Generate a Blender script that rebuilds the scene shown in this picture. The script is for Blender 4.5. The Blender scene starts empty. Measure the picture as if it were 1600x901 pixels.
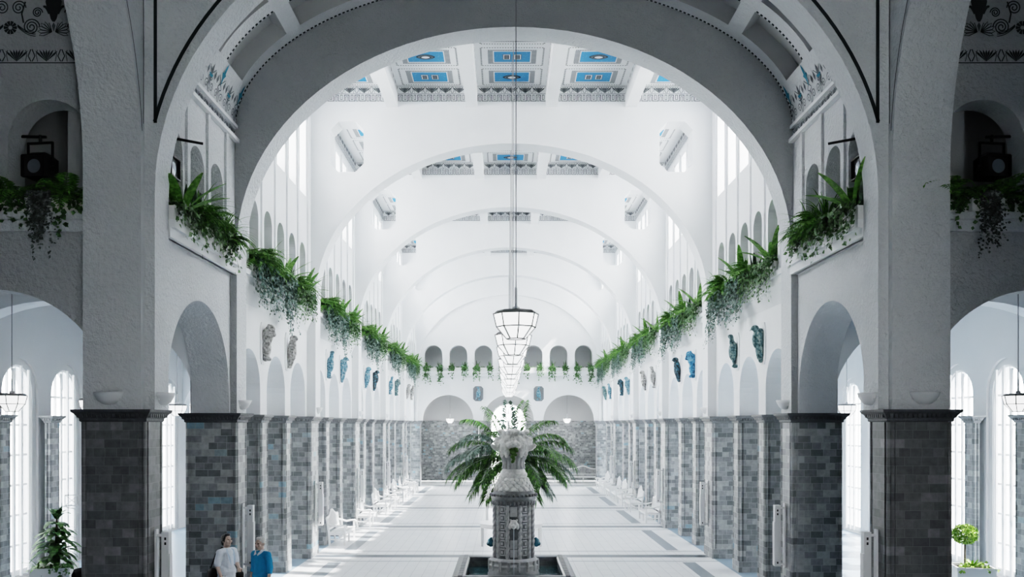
import bpy, bmesh, math, random
from mathutils import Vector, Matrix, geometry as geo
R = math.radians
PI = math.pi
scn = bpy.context.scene
C = scn.collection
scn.view_settings.view_transform = 'Filmic'
scn.view_settings.look = 'High Contrast'
scn.view_settings.exposure = 0.0
scn.cycles.diffuse_bounces = 8

# ------------------------------------------------------------------ node helpers
def new_mat(name):
    m = bpy.data.materials.new(name); m.use_nodes = True
    nt = m.node_tree; nt.nodes.clear()
    out = nt.nodes.new('ShaderNodeOutputMaterial')
    return m, nt, out
def nd(nt, t, **kw):
    n = nt.nodes.new(t)
    for k, v in kw.items():
        if k.startswith('i_'): n.inputs[int(k[2:])].default_value = v
        else: setattr(n, k, v)
    return n
def math_n(nt, op, a, b=None, c=None):
    n = nt.nodes.new('ShaderNodeMath'); n.operation = op
    for i, v in enumerate((a, b, c)):
        if v is None: continue
        if isinstance(v, (int, float)): n.inputs[i].default_value = v
        else: nt.links.new(v, n.inputs[i])
    return n.outputs[0]
def bsdf(nt, out, col=None, rough=.6, spec=.4, metal=0.0):
    b = nt.nodes.new('ShaderNodeBsdfPrincipled')
    if col is not None: b.inputs['Base Color'].default_value = (*col, 1)
    b.inputs['Roughness'].default_value = rough
    b.inputs['Specular IOR Level'].default_value = spec
    b.inputs['Metallic'].default_value = metal
    nt.links.new(b.outputs[0], out.inputs[0])
    return b
def add_bump(nt, b, h, strength=.3, dist=.01):
    n = nt.nodes.new('ShaderNodeBump'); n.inputs['Strength'].default_value = strength
    n.inputs['Distance'].default_value = dist
    nt.links.new(h, n.inputs['Height']); nt.links.new(n.outputs[0], b.inputs['Normal'])
def plain(name, col, rough=.6, spec=.4, metal=0., var=0.0, scale=8., bump=0., bscale=40.):
    m, nt, out = new_mat(name)
    b = bsdf(nt, out, col, rough, spec, metal)
    g = nt.nodes.new('ShaderNodeNewGeometry')
    if var:
        nz = nd(nt, 'ShaderNodeTexNoise'); nz.inputs['Scale'].default_value = scale; nz.inputs['Detail'].default_value = 4
        nt.links.new(g.outputs['Position'], nz.inputs['Vector'])
        mx = nd(nt, 'ShaderNodeMix', data_type='RGBA')
        mx.inputs[6].default_value = (*[c * (1 - var) for c in col], 1)
        mx.inputs[7].default_value = (*[min(1, c * (1 + var)) for c in col], 1)
        nt.links.new(nz.outputs[0], mx.inputs[0]); nt.links.new(mx.outputs[2], b.inputs['Base Color'])
    if bump:
        nb = nd(nt, 'ShaderNodeTexNoise'); nb.inputs['Scale'].default_value = bscale; nb.inputs['Detail'].default_value = 3
        nt.links.new(g.outputs['Position'], nb.inputs['Vector'])
        add_bump(nt, b, nb.outputs[0], bump, .012)
    return m

def stone_mat(name, dark=1.0, bw=.27, bh=.145, rough=.42, bump=.35):
    m, nt, out = new_mat(name)
    b = bsdf(nt, out, None, rough, .45)
    g = nt.nodes.new('ShaderNodeNewGeometry')
    s = nd(nt, 'ShaderNodeSeparateXYZ'); nt.links.new(g.outputs['Position'], s.inputs[0])
    u = math_n(nt, 'ADD', s.outputs[0], s.outputs[1])
    v = s.outputs[2]
    cb = nd(nt, 'ShaderNodeCombineXYZ'); nt.links.new(u, cb.inputs[0]); nt.links.new(v, cb.inputs[1])
    br = nd(nt, 'ShaderNodeTexBrick'); br.offset = .5; br.squash = .7; br.squash_frequency = 3
    br.inputs['Color1'].default_value = (0, 0, 0, 1); br.inputs['Color2'].default_value = (1, 1, 1, 1)
    br.inputs['Mortar'].default_value = (.5, .5, .5, 1)
    br.inputs['Scale'].default_value = 1; br.inputs['Mortar Size'].default_value = .004
    br.inputs['Mortar Smooth'].default_value = .2
    br.inputs['Brick Width'].default_value = bw; br.inputs['Row Height'].default_value = bh
    nt.links.new(cb.outputs[0], br.inputs[0])
    rp = nd(nt, 'ShaderNodeValToRGB'); e = rp.color_ramp.elements
    pts = [(0, .11, .118, .122), (.3, .15, .158, .16), (.55, .19, .2, .205), (.8, .25, .258, .26), (.955, .31, .315, .315), (.975, .17, .24, .28), (1, .2, .29, .34)] if dark > .8 else [(0, .17, .176, .18), (.3, .2, .208, .21), (.6, .225, .231, .235), (.85, .26, .266, .27), (.93, .3, .305, .31), (.97, .34, .345, .35), (1, .37, .38, .38)]
    e[0].position = 0; e[0].color = (*[c * dark for c in pts[0][1:]], 1)
    e[1].position = 1; e[1].color = (*[c * dark for c in pts[-1][1:]], 1)
    for p in pts[1:-1]:
        q = e.new(p[0]); q.color = (*[c * dark for c in p[1:]], 1)
    nt.links.new(br.outputs['Color'], rp.inputs[0])
    nz = nd(nt, 'ShaderNodeTexNoise'); nz.inputs['Scale'].default_value = 9; nz.inputs['Detail'].default_value = 6
    nt.links.new(g.outputs['Position'], nz.inputs['Vector'])
    mu = nd(nt, 'ShaderNodeMix', data_type='RGBA', blend_type='MULTIPLY'); mu.inputs[0].default_value = .5
    rr = nd(nt, 'ShaderNodeMapRange'); rr.inputs[1].default_value = .3; rr.inputs[2].default_value = .7; rr.inputs[3].default_value = .6; rr.inputs[4].default_value = 1.3
    nt.links.new(nz.outputs[0], rr.inputs[0])
    nt.links.new(rp.outputs[0], mu.inputs[6]); nt.links.new(rr.outputs[0], mu.inputs[7])
    mo = nd(nt, 'ShaderNodeMix', data_type='RGBA'); mo.inputs[7].default_value = (.3 * dark, .31 * dark, .31 * dark, 1)
    nt.links.new(br.outputs['Fac'], mo.inputs[0]); nt.links.new(mu.outputs[2], mo.inputs[6])
    nt.links.new(mo.outputs[2], b.inputs['Base Color'])
    h = math_n(nt, 'SUBTRACT', math_n(nt, 'MULTIPLY', nz.outputs[0], .5), br.outputs['Fac'])
    add_bump(nt, b, h, bump, .01)
    return m

def plaster_mat(name, col, bump, bscale=38, dist=.02):
    m, nt, out = new_mat(name)
    b = bsdf(nt, out, col, .85, .15)
    g = nt.nodes.new('ShaderNodeNewGeometry')
    n1 = nd(nt, 'ShaderNodeTexNoise'); n1.inputs['Scale'].default_value = bscale; n1.inputs['Detail'].default_value = 5; n1.inputs['Roughness'].default_value = .6
    n2 = nd(nt, 'ShaderNodeTexNoise'); n2.inputs['Scale'].default_value = 1.3; n2.inputs['Detail'].default_value = 3
    for n in (n1, n2): nt.links.new(g.outputs['Position'], n.inputs['Vector'])
    mx = nd(nt, 'ShaderNodeMix', data_type='RGBA')
    mx.inputs[6].default_value = (*[c * .95 for c in col], 1); mx.inputs[7].default_value = (*[min(1, c * 1.04) for c in col], 1)
    nt.links.new(n2.outputs[0], mx.inputs[0]); nt.links.new(mx.outputs[2], b.inputs['Base Color'])
    add_bump(nt, b, n1.outputs[0], bump, dist)
    return m

def floor_mat():
    m, nt, out = new_mat('marble_floor')
    b = bsdf(nt, out, None, .32, .4)
    g = nt.nodes.new('ShaderNodeNewGeometry')
    s = nd(nt, 'ShaderNodeSeparateXYZ'); nt.links.new(g.outputs['Position'], s.inputs[0])
    X, Y = s.outputs[0], s.outputs[1]
    ax = math_n(nt, 'ABSOLUTE', X)
    t = math_n(nt, 'SUBTRACT', math_n(nt, 'FLOORED_MODULO', math_n(nt, 'ADD', Y, -27.35 + 3.95 + 79), 7.9), 3.95)
    at = math_n(nt, 'ABSOLUTE', t)
    def mixc(fac, a, c):
        mx = nd(nt, 'ShaderNodeMix', data_type='RGBA')
        nt.links.new(fac, mx.inputs[0])
        if isinstance(a, tuple): mx.inputs[6].default_value = (*a, 1)
        else: nt.links.new(a, mx.inputs[6])
        if isinstance(c, tuple): mx.inputs[7].default_value = (*c, 1)
        else: nt.links.new(c, mx.inputs[7])
        return mx.outputs[2]
    tile = nd(nt, 'ShaderNodeTexBrick'); tile.offset = 0
    tile.inputs['Scale'].default_value = 1; tile.inputs['Brick Width'].default_value = .3; tile.inputs['Row Height'].default_value = .3
    tile.inputs['Mortar Size'].default_value = .006; tile.inputs['Color1'].default_value = (.74, .745, .75, 1); tile.inputs['Color2'].default_value = (.8, .8, .8, 1)
    tile.inputs['Mortar'].default_value = (.42, .42, .43, 1)
    nt.links.new(g.outputs['Position'], tile.inputs[0])
    nz = nd(nt, 'ShaderNodeTexNoise'); nz.inputs['Scale'].default_value = .7; nz.inputs['Detail'].default_value = 5
    nt.links.new(g.outputs['Position'], nz.inputs['Vector'])
    col = mixc(math_n(nt, 'MULTIPLY', nz.outputs[0], .35), tile.outputs[0], (.62, .635, .65))
    aisle = math_n(nt, 'GREATER_THAN', ax, 6.06)
    strip = math_n(nt, 'MULTIPLY', math_n(nt, 'GREATER_THAN', ax, 5.34), math_n(nt, 'LESS_THAN', ax, 6.06))
    col = mixc(strip, col, (.76, .77, .78))
    lines = math_n(nt, 'LESS_THAN', math_n(nt, 'ABSOLUTE', math_n(nt, 'SUBTRACT', at, 1.05)), .1)
    inn = math_n(nt, 'LESS_THAN', ax, 6.06)
    col = mixc(math_n(nt, 'MULTIPLY', math_n(nt, 'MULTIPLY', lines, inn), .55), col, (.2, .22, .24))
    lb = math_n(nt, 'LESS_THAN', math_n(nt, 'ABSOLUTE', math_n(nt, 'SUBTRACT', ax, 5.15)), .19)
    lb = math_n(nt, 'MULTIPLY', lb, math_n(nt, 'GREATER_THAN', at, 1.25))
    col = mixc(lb, col, (.22, .25, .28))
    main = math_n(nt, 'MULTIPLY', math_n(nt, 'LESS_THAN', at, .27), inn)
    col = mixc(main, col, (.11, .13, .15))
    col = mixc(aisle, col, (.22, .3, .38))
    nt.links.new(col, b.inputs['Base Color'])
    return m

def leaf_mat(name, c0, c1, c2, trans=.15):
    m, nt, out = new_mat(name)
    b = bsdf(nt, out, None, .45, .45)
    g = nt.nodes.new('ShaderNodeNewGeometry')
    nz = nd(nt, 'ShaderNodeTexNoise'); nz.inputs['Scale'].default_value = 14; nz.inputs['Detail'].default_value = 2
    nt.links.new(g.outputs['Position'], nz.inputs['Vector'])
    rp = nd(nt, 'ShaderNodeValToRGB'); e = rp.color_ramp.elements
    e[0].position = .34; e[0].color = (*c0, 1); e[1].position = .66; e[1].color = (*c2, 1)
    q = e.new(.5); q.color = (*c1, 1)
    nt.links.new(nz.outputs[0], rp.inputs[0])
    nt.links.new(rp.outputs[0], b.inputs['Base Color'])
    return m

def mottled(name, c0, c1, c2):
    m = leaf_mat(name, c0, c1, c2); nt = m.node_tree
    for n in nt.nodes:
        if n.type == 'TEX_NOISE': n.inputs['Scale'].default_value = 17; n.inputs['Detail'].default_value = 5; nz = n
        if n.type == 'BSDF_PRINCIPLED': b = n
    b.inputs['Roughness'].default_value = .3; add_bump(nt, b, nz.outputs[0], .8, .02)
    return m
def emit_mat(name, col, s):
    m, nt, out = new_mat(name)
    e = nd(nt, 'ShaderNodeEmission'); e.inputs[0].default_value = (*col, 1); e.inputs[1].default_value = s
    d = nd(nt, 'ShaderNodeBsdfDiffuse'); d.inputs[0].default_value = (.8, .8, .8, 1)
    a = nd(nt, 'ShaderNodeAddShader'); nt.links.new(e.outputs[0], a.inputs[0]); nt.links.new(d.outputs[0], a.inputs[1])
    nt.links.new(a.outputs[0], out.inputs[0]); return m
def glass_mat(name, tint=(.97, .97, .97)):
    m, nt, out = new_mat(name)
    t = nd(nt, 'ShaderNodeBsdfTransparent'); t.inputs[0].default_value = (*tint, 1)
    g = nd(nt, 'ShaderNodeBsdfGlossy'); g.inputs['Roughness'].default_value = .05
    mx = nd(nt, 'ShaderNodeMixShader'); mx.inputs[0].default_value = .07
    nt.links.new(t.outputs[0], mx.inputs[1]); nt.links.new(g.outputs[0], mx.inputs[2]); nt.links.new(mx.outputs[0], out.inputs[0])
    return m
def hatch_mat(name, ca, cb_, n, axis):
    m, nt, out = new_mat(name)
    b = bsdf(nt, out, None, .8, .1)
    g = nt.nodes.new('ShaderNodeNewGeometry')
    s = nd(nt, 'ShaderNodeSeparateXYZ'); nt.links.new(g.outputs['Position'], s.inputs[0])
    f = math_n(nt, 'FRACT', math_n(nt, 'MULTIPLY', s.outputs[axis], n))
    k = math_n(nt, 'GREATER_THAN', f, .5)
    mx = nd(nt, 'ShaderNodeMix', data_type='RGBA'); mx.inputs[6].default_value = (*ca, 1); mx.inputs[7].default_value = (*cb_, 1)
    nt.links.new(k, mx.inputs[0]); nt.links.new(mx.outputs[2], b.inputs['Base Color'])
    return m
def blue_mat():
    m, nt, out = new_mat('speckled_blue_paint')
    b = bsdf(nt, out, None, .7, .2)
    g = nt.nodes.new('ShaderNodeNewGeometry')
    nz = nd(nt, 'ShaderNodeTexVoronoi'); nz.inputs['Scale'].default_value = 16
    nt.links.new(g.outputs['Position'], nz.inputs['Vector'])
    k = math_n(nt, 'LESS_THAN', nz.outputs['Distance'], .16)
    mx = nd(nt, 'ShaderNodeMix', data_type='RGBA'); mx.inputs[6].default_value = (.062, .26, .52, 1); mx.inputs[7].default_value = (.3, .5, .7, 1)
    nt.links.new(k, mx.inputs[0]); nt.links.new(mx.outputs[2], b.inputs['Base Color'])
    return m

M = {}
M['plaster'] = plaster_mat('white_plaster', (.84, .85, .86), .12)
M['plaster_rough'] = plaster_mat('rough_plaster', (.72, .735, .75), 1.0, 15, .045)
M['plaster_front_shade'] = plaster_mat('shade_darkened_rough_plaster', (.43, .44, .45), 1.0, 15, .045)  # rough plaster darkened so the second arch's front face looks shaded
M['plaster_transept'] = plaster_mat('shaded_rough_plaster', (.54, .55, .56), 1.0, 15, .045)  # lower base colour puts shade onto the transept wall fronts
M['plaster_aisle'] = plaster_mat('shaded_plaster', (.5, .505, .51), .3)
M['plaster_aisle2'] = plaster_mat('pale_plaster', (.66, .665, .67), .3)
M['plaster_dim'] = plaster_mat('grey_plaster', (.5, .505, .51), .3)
M['stone'] = stone_mat('grey_glazed_stone', 1.2)
M['stone_shade'] = stone_mat('shade_darkened_glazed_stone', .66)  # nearest piers: same stone with their shade put into a darker colour
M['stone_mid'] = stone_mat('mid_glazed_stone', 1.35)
M['stone_end'] = stone_mat('end_wall_stone', 1.25, .2, .12)
M['cap'] = plain('carved_stone', (.2, .205, .21), .5, .4, var=.35, scale=14, bump=.8, bscale=30)
M['cap_shade'] = plain('shade_darkened_carved_stone', (.085, .09, .095), .5, .4, var=.35, scale=14, bump=.8, bscale=30)  # cap stone darkened to carry the front piers' shade
M['floor'] = floor_mat()
M['ink'] = plain('dark_paint', (.035, .045, .05), .8, .1)
M['ink_mid'] = plain('slate_paint', (.08, .09, .1), .8, .1)
M['ink_mid2'] = plain('charcoal_paint', (.05, .058, .062), .8, .1)
M['ink_soft'] = plain('grey_paint', (.16, .175, .19), .8, .1)
M['ink_blue'] = plain('teal_paint', (.06, .24, .33), .8, .1)
M['blue'] = blue_mat()
M['hatch_x'] = hatch_mat('hatched_grey_border', (.62, .63, .64), (.12, .13, .14), 22, 0)
M['hatch_y'] = hatch_mat('hatched_grey_side', (.5, .51, .52), (.16, .17, .18), 20, 1)
M['white'] = plain('white_paint', (.8, .8, .8), .35, .4)
M['grey_metal'] = plain('pale_grey_metal', (.45, .46, .47), .4, .4)
M['white_metal'] = plain('white_metal', (.72, .73, .74), .4, .4)
M['trough'] = plain('white_trough', (.78, .78, .77), .5, .3)
M['black'] = plain('black_metal', (.012, .013, .014), .45, .4)
M['lens'] = plain('spotlight_lens', (.35, .38, .42), .08, .8, .6)
M['frame'] = plain('dark_lamp_frame', (.24, .245, .25), .5, .4)
M['lampglass'] = emit_mat('milk_glass', (1, 1, 1), 2.5)
M['glass'] = glass_mat('window_glass')
M['sconce'] = plain('plaster_bowl', (.74, .75, .76), .4, .4)
M['ivy'] = leaf_mat('ivy_leaf', (.015, .04, .012), (.05, .13, .035), (.13, .24, .09))
M['ivy_sky_tint'] = leaf_mat('sky_tinted_ivy_leaf', (.018, .045, .025), (.07, .13, .09), (.2, .3, .3))  # bluish sky reflection is put into the leaf colour
M['fern'] = leaf_mat('fern_leaf', (.04, .12, .015), (.1, .25, .04), (.2, .38, .09))
M['blade'] = leaf_mat('dark_blade_leaf', (.012, .03, .015), (.035, .075, .04), (.1, .16, .1))
M['silver'] = leaf_mat('silver_leaf', (.03, .04, .035), (.1, .12, .11), (.3, .33, .32))
M['palm'] = leaf_mat('palm_leaf', (.01, .04, .008), (.035, .11, .015), (.1, .24, .045))
M['palm_grey'] = leaf_mat('greyish_palm_leaf', (.03, .055, .04), (.07, .12, .09), (.16, .24, .2))
M['trunk'] = plain('palm_trunk', (.07, .06, .05), .9, .1, var=.4, scale=30)
M['soil'] = plain('soil', (.02, .017, .014), .95, .05)
M['topiary'] = leaf_mat('bright_topiary', (.08, .17, .02), (.22, .4, .04), (.45, .62, .15))
M['fountain'] = plain('fountain_ceramic', (.38, .388, .39), .45, .45, var=.4, scale=10, bump=.5, bscale=24)
M['fountain_pale'] = plain('pale_fountain_ceramic', (.62, .62, .6), .6, .35, var=.45, scale=16, bump=1.0, bscale=28)
M['fountain_dark'] = plain('dark_fountain_ceramic', (.15, .16, .165), .35, .5, var=.5, scale=12, bump=.6, bscale=20)
M['teal'] = plain('teal_glaze', (.03, .12, .16), .2, .6, var=.5, scale=18)
M['algae'] = plain('green_algae', (.1, .17, .06), .9, .1, var=.6, scale=40, bump=1, bscale=60)
M['basin'] = stone_mat('basin_tile', .55, .22, .16, .3)
M['rim'] = plain('basin_rim_stone', (.11, .115, .12), .3, .5, var=.5, scale=9, bump=.5, bscale=20)
def water_mat():
    m, nt, out = new_mat('pool_water')
    b = bsdf(nt, out, (.03, .085, .1), .06, .6)
    g = nt.nodes.new('ShaderNodeNewGeometry')
    nz = nd(nt, 'ShaderNodeTexNoise'); nz.inputs['Scale'].default_value = 9; nt.links.new(g.outputs['Position'], nz.inputs['Vector'])
    add_bump(nt, b, nz.outputs[0], .25, .02)
    return m
M['water'] = water_mat()
M['spray'] = plain('falling_water', (.6, .65, .68), .1, .6)
M['relief_grey'] = mottled('grey_relief_ceramic', (0.12, 0.12, 0.115), (0.36, 0.355, 0.345), (0.55, 0.55, 0.54))
M['relief_blue'] = mottled('blue_relief_ceramic', (0.03, 0.07, 0.09), (0.1, 0.25, 0.34), (0.36, 0.42, 0.45))
M['relief_vivid'] = mottled('vivid_blue_relief', (0.01, 0.05, 0.1), (0.03, 0.2, 0.38), (0.2, 0.36, 0.48))
M['relief_dark'] = mottled('dark_teal_relief', (0.008, 0.012, 0.014), (0.02, 0.045, 0.06), (0.06, 0.2, 0.28))
M['relief_green'] = mottled('blue_green_relief', (0.02, 0.05, 0.055), (0.08, 0.17, 0.19), (0.3, 0.36, 0.33))
M['plaque'] = plain('grey_plaque', (.2, .21, .22), .6, .3, var=.3, scale=20)
M['skin'] = plain('skin', (.55, .42, .36), .5, .35)
M['hair_dark'] = plain('dark_hair', (.02, .018, .018), .5, .4, bump=1, bscale=60)
M['hair_white'] = plain('white_hair', (.6, .6, .59), .6, .3, bump=1, bscale=60)
M['jacket'] = plain('white_cloth', (.74, .78, .84), .8, .1, bump=.6, bscale=14)
M['shirt'] = plain('blue_shirt', (.025, .27, .5), .75, .15, bump=.7, bscale=13)
M['trousers'] = plain('dark_trousers', (.05, .055, .07), .8, .1)
M['trousers_grey'] = plain('grey_trousers', (.3, .3, .3), .8, .1)
M['leather'] = plain('black_leather', (.012, .012, .013), .7, .2)
M['eye'] = plain('dark_eye', (.02, .02, .02), .2, .5)
M['lips'] = plain('lips', (.35, .17, .15), .5, .3)
M['ground'] = plain('outside_ground', (.5, .52, .5), .9, .1)

# ------------------------------------------------------------------ mesh builder
class MB:
    def __init__(s): s.v = []; s.f = []; s.m = []; s.sm = []
    def add(s, vs, fs, mi=0, sm=False):
        o = len(s.v); s.v += [tuple(v) for v in vs]
        for f in fs: s.f.append(tuple(i + o for i in f)); s.m.append(mi); s.sm.append(sm)
    def quad(s, a, b, c, d, mi=0): s.add((a, b, c, d), [(0, 1, 2, 3)], mi)
    def box(s, x0, x1, y0, y1, z0, z1, mi=0):
        s.add([(x0, y0, z0), (x1, y0, z0), (x1, y1, z0), (x0, y1, z0), (x0, y0, z1), (x1, y0, z1), (x1, y1, z1), (x0, y1, z1)],
              [(0, 3, 2, 1), (4, 5, 6, 7), (0, 1, 5, 4), (1, 2, 6, 5), (2, 3, 7, 6), (3, 0, 4, 7)], mi)
    def bar(s, a, b, w, h, mi=0, up=(0, 0, 1)):
        a = Vector(a); b = Vector(b); d = (b - a).normalized(); u = Vector(up)
        if abs(d.dot(u)) > .95: u = Vector((1, 0, 0))
        r = d.cross(u).normalized(); u = r.cross(d)
        vs = []
        for p in (a, b):
            for i, j in ((-1, -1), (1, -1), (1, 1), (-1, 1)): vs.append(p + r * (i * w / 2) + u * (j * h / 2))
        s.add(vs, [(0, 1, 2, 3), (7, 6, 5, 4), (0, 4, 5, 1), (1, 5, 6, 2), (2, 6, 7, 3), (3, 7, 4, 0)], mi)
    def tube(s, pts, rad, n=8, mi=0, cap=True, sm=True):
        pts = [Vector(p) for p in pts]; k = len(pts)
        if not hasattr(rad, '__len__'): rad = [rad] * k
        vs = []; ref = None
        for i, p in enumerate(pts):
            d = (pts[min(i + 1, k - 1)] - pts[max(i - 1, 0)]).normalized()
            if ref is None:
                ref = Vector((0, 0, 1)) if abs(d.z) < .9 else Vector((1, 0, 0))
            x = d.cross(ref).normalized(); y = x.cross(d).normalized(); ref = y
            for j in range(n):
                a = 2 * PI * j / n
                vs.append(p + x * (math.cos(a) * rad[i]) + y * (math.sin(a) * rad[i]))
        fs = [(i * n + j, i * n + (j + 1) % n, (i + 1) * n + (j + 1) % n, (i + 1) * n + j) for i in range(k - 1) for j in range(n)]
        s.add(vs, fs, mi, sm)
        if cap:
            s.add(vs[:n], [tuple(range(n))[::-1]], mi); s.add(vs[-n:], [tuple(range(n))], mi)
    def lathe(s, prof, n=32, c=(0, 0, 0), mi=0, a0=0., a1=2 * PI, sm=True, rot=0., sx=1., sy=1.):
        full = abs(a1 - a0 - 2 * PI) < 1e-6
        k = n if full else n + 1
        vs = []
        for r, z in prof:
            for j in range(k):
                a = a0 + (a1 - a0) * j / n + rot
                vs.append((c[0] + math.cos(a) * r * sx, c[1] + math.sin(a) * r * sy, c[2] + z))
        fs = []
        for i in range(len(prof) - 1):
            for j in range(n):
                j2 = (j + 1) % k
                fs.append((i * k + j, i * k + j2, (i + 1) * k + j2, (i + 1) * k + j))
        s.add(vs, fs, mi, sm)
    def ell(s, c, r, n=12, m=8, mi=0, rot=None):
        vs = []; fs = []; c = Vector(c)
        for i in range(m + 1):
            t = PI * i / m
            for j in range(n):
                a = 2 * PI * j / n
                p = Vector((r[0] * math.sin(t) * math.cos(a), r[1] * math.sin(t) * math.sin(a), -r[2] * math.cos(t)))
                if rot: p = rot @ p
                vs.append(c + p)
        for i in range(m):
            for j in range(n): fs.append((i * n + j, i * n + (j + 1) % n, (i + 1) * n + (j + 1) % n, (i + 1) * n + j))
        s.add(vs, fs, mi, True)
    def caps(s, p0, r0, p1, r1, n=12, mi=0):
        p0 = Vector(p0); p1 = Vector(p1); d = p1 - p0; L = d.length; d = d.normalized() if L > 1e-6 else Vector((0, 0, 1))
        rf = Vector((0, 0, 1)) if abs(d.z) < .9 else Vector((1, 0, 0))
        x = d.cross(rf).normalized(); y = d.cross(x).normalized()
        rings = [(-r0 * math.cos(t), r0 * math.sin(t)) for t in (.05, .5, 1.0)] + [(0, r0), (L, r1)] + [(L + r1 * math.cos(t), r1 * math.sin(t)) for t in (1.0, .5, .05)]
        vs = []
        for h, r in rings:
            for j in range(n):
                a = 2 * PI * j / n
                vs.append(p0 + d * h + x * (r * math.cos(a)) + y * (r * math.sin(a)))
        k = len(rings)
        fs = [(i * n + j, i * n + (j + 1) % n, (i + 1) * n + (j + 1) % n, (i + 1) * n + j) for i in range(k - 1) for j in range(n)]
        fs += [tuple(range(n))[::-1], tuple(range((k - 1) * n, k * n))]
        s.add(vs, fs, mi, True)
    def panel(s, outer, holes, w0, w1, f, mi=0, mfront=None):
        """flat panel with holes in (u,v), thick from w0 to w1, f maps (u,v,w) to a point"""
        loops = [outer] + list(holes)
        tri = geo.tessellate_polygon([[Vector((p[0], p[1], 0)) for p in L] for L in loops])
        flat = [p for L in loops for p in L]; n = len(flat)
        vs = [f(p[0], p[1], w0) for p in flat] + [f(p[0], p[1], w1) for p in flat]
        fs = [tuple(t) for t in tri] + [tuple(i + n for i in t[::-1]) for t in tri]
        o = 0
        for L in loops:
            k = len(L)
            for i in range(k):
                a, b = o + i, o + (i + 1) % k
                fs.append((a, b, b + n, a + n))
            o += k
        s.add(vs, fs, mi)
        if mfront is not None:
            for i in range(len(tri)): s.m[-len(fs) + i] = mfront
    def strip(s, pts, w, f, mi=0):
        """flat painted line of width w through (u,v) points"""
        k = len(pts)
        L = []; Rr = []
        for i in range(k):
            a = pts[max(i - 1, 0)]; b = pts[min(i + 1, k - 1)]
            dx, dy = b[0] - a[0], b[1] - a[1]; l = math.hypot(dx, dy) or 1
            nx, ny = -dy / l * w / 2, dx / l * w / 2
            L.append(f(pts[i][0] + nx, pts[i][1] + ny)); Rr.append(f(pts[i][0] - nx, pts[i][1] - ny))
        s.add(L + Rr, [(i, i + 1, k + i + 1, k + i) for i in range(k - 1)], mi)
    def poly(s, pts, f, mi=0): s.add([f(*p) for p in pts], [tuple(range(len(pts)))], mi)
    def mesh(s, name, mats, recalc=True):
        me = bpy.data.meshes.new(name)
        me.from_pydata(s.v, [], s.f)
        for m in (mats if isinstance(mats, (list, tuple)) else [mats]): me.materials.append(m)
        me.polygons.foreach_set('material_index', s.m); me.polygons.foreach_set('use_smooth', s.sm)
        if recalc:
            bm = bmesh.new(); bm.from_mesh(me)
            bmesh.ops.recalc_face_normals(bm, faces=bm.faces); bm.to_mesh(me); bm.free()
        me.update(); return me
    def build(s, name, mats, parent=None, loc=(0, 0, 0), recalc=True):
        o = bpy.data.objects.new(name, s.mesh(name, mats, recalc)); C.objects.link(o)
        o.location = loc
        if parent: o.parent = parent
        return o

def tag(o, label=None, cat=None, group=None, kind=None):
    if label: o['label'] = label
    if cat: o['category'] = cat
    if group: o['group'] = group
    if kind: o['kind'] = kind
    return o
def thing(name, label, cat, loc=(0, 0, 0), rz=0., group=None):
    o = bpy.data.objects.new(name, None); C.objects.link(o); o.empty_display_size = .2
    o.location = loc; o.rotation_euler = (0, 0, rz)
    return tag(o, label, cat, group)
def struct(mb, name, mats, recalc=True): return tag(mb.build(name, mats, recalc=recalc), kind='structure')
def dup(root, loc, rz=None, label=None, group=None):
    r = root.copy(); C.objects.link(r); r.location = loc
    if rz is not None: r.rotation_euler = (0, 0, rz)
    if label: r['label'] = label
    if group: r['group'] = group
    for ch in list(root.children):
        c = ch.copy(); C.objects.link(c); c.parent = r
        for g in list(ch.children):
            d = g.copy(); C.objects.link(d); d.parent = c
    return r
def remesh(mb, name, mats, voxel, smooth=4, parent=None, loc=(0, 0, 0), disp=0., dscale=.1):
    me = mb.mesh(name + '_raw', mats, False)
    t = bpy.data.objects.new('tmp', me); C.objects.link(t)
    r = t.modifiers.new('r', 'REMESH'); r.mode = 'VOXEL'; r.voxel_size = voxel; r.use_smooth_shade = True
    if smooth:
        sm = t.modifiers.new('s', 'SMOOTH'); sm.iterations = smooth; sm.factor = .5
    if disp:
        tx = bpy.data.textures.new(name, 'CLOUDS'); tx.noise_scale = dscale
        dm = t.modifiers.new('d', 'DISPLACE'); dm.texture = tx; dm.strength = disp; dm.mid_level = .5
    dg = bpy.context.evaluated_depsgraph_get()
    out = bpy.data.meshes.new_from_object(t.evaluated_get(dg))
    out.name = name
    bpy.data.objects.remove(t); bpy.data.meshes.remove(me)
    if not out.materials:
        out.materials.append(mats if not isinstance(mats, (list, tuple)) else mats[0])
    o = bpy.data.objects.new(name, out); C.objects.link(o); o.location = loc
    if parent: o.parent = parent
    return o
ORD = ['first', 'second', 'third', 'fourth', 'fifth', 'sixth', 'seventh', 'eighth', 'ninth', 'tenth', 'eleventh', 'twelfth', 'thirteenth', 'fourteenth', 'fifteenth', 'sixteenth', 'seventeenth', 'eighteenth', 'nineteenth', 'twentieth',
       'twenty-first', 'twenty-second', 'twenty-third', 'twenty-fourth', 'twenty-fifth', 'twenty-sixth']
def arc(cx, cz, rx, rz, a0, a1, n=24): return [(cx + rx * math.cos(a0 + (a1 - a0) * i / n), cz + rz * math.sin(a0 + (a1 - a0) * i / n)) for i in range(n + 1)]
def arch_hole(c, z0, r, zs, n=20): return [(c - r, z0), (c + r, z0)] + arc(c, zs, r, r, 0, PI, n)
def rect(a, b, c, d): return [(a, c), (b, c), (b, d), (a, d)]

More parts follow.
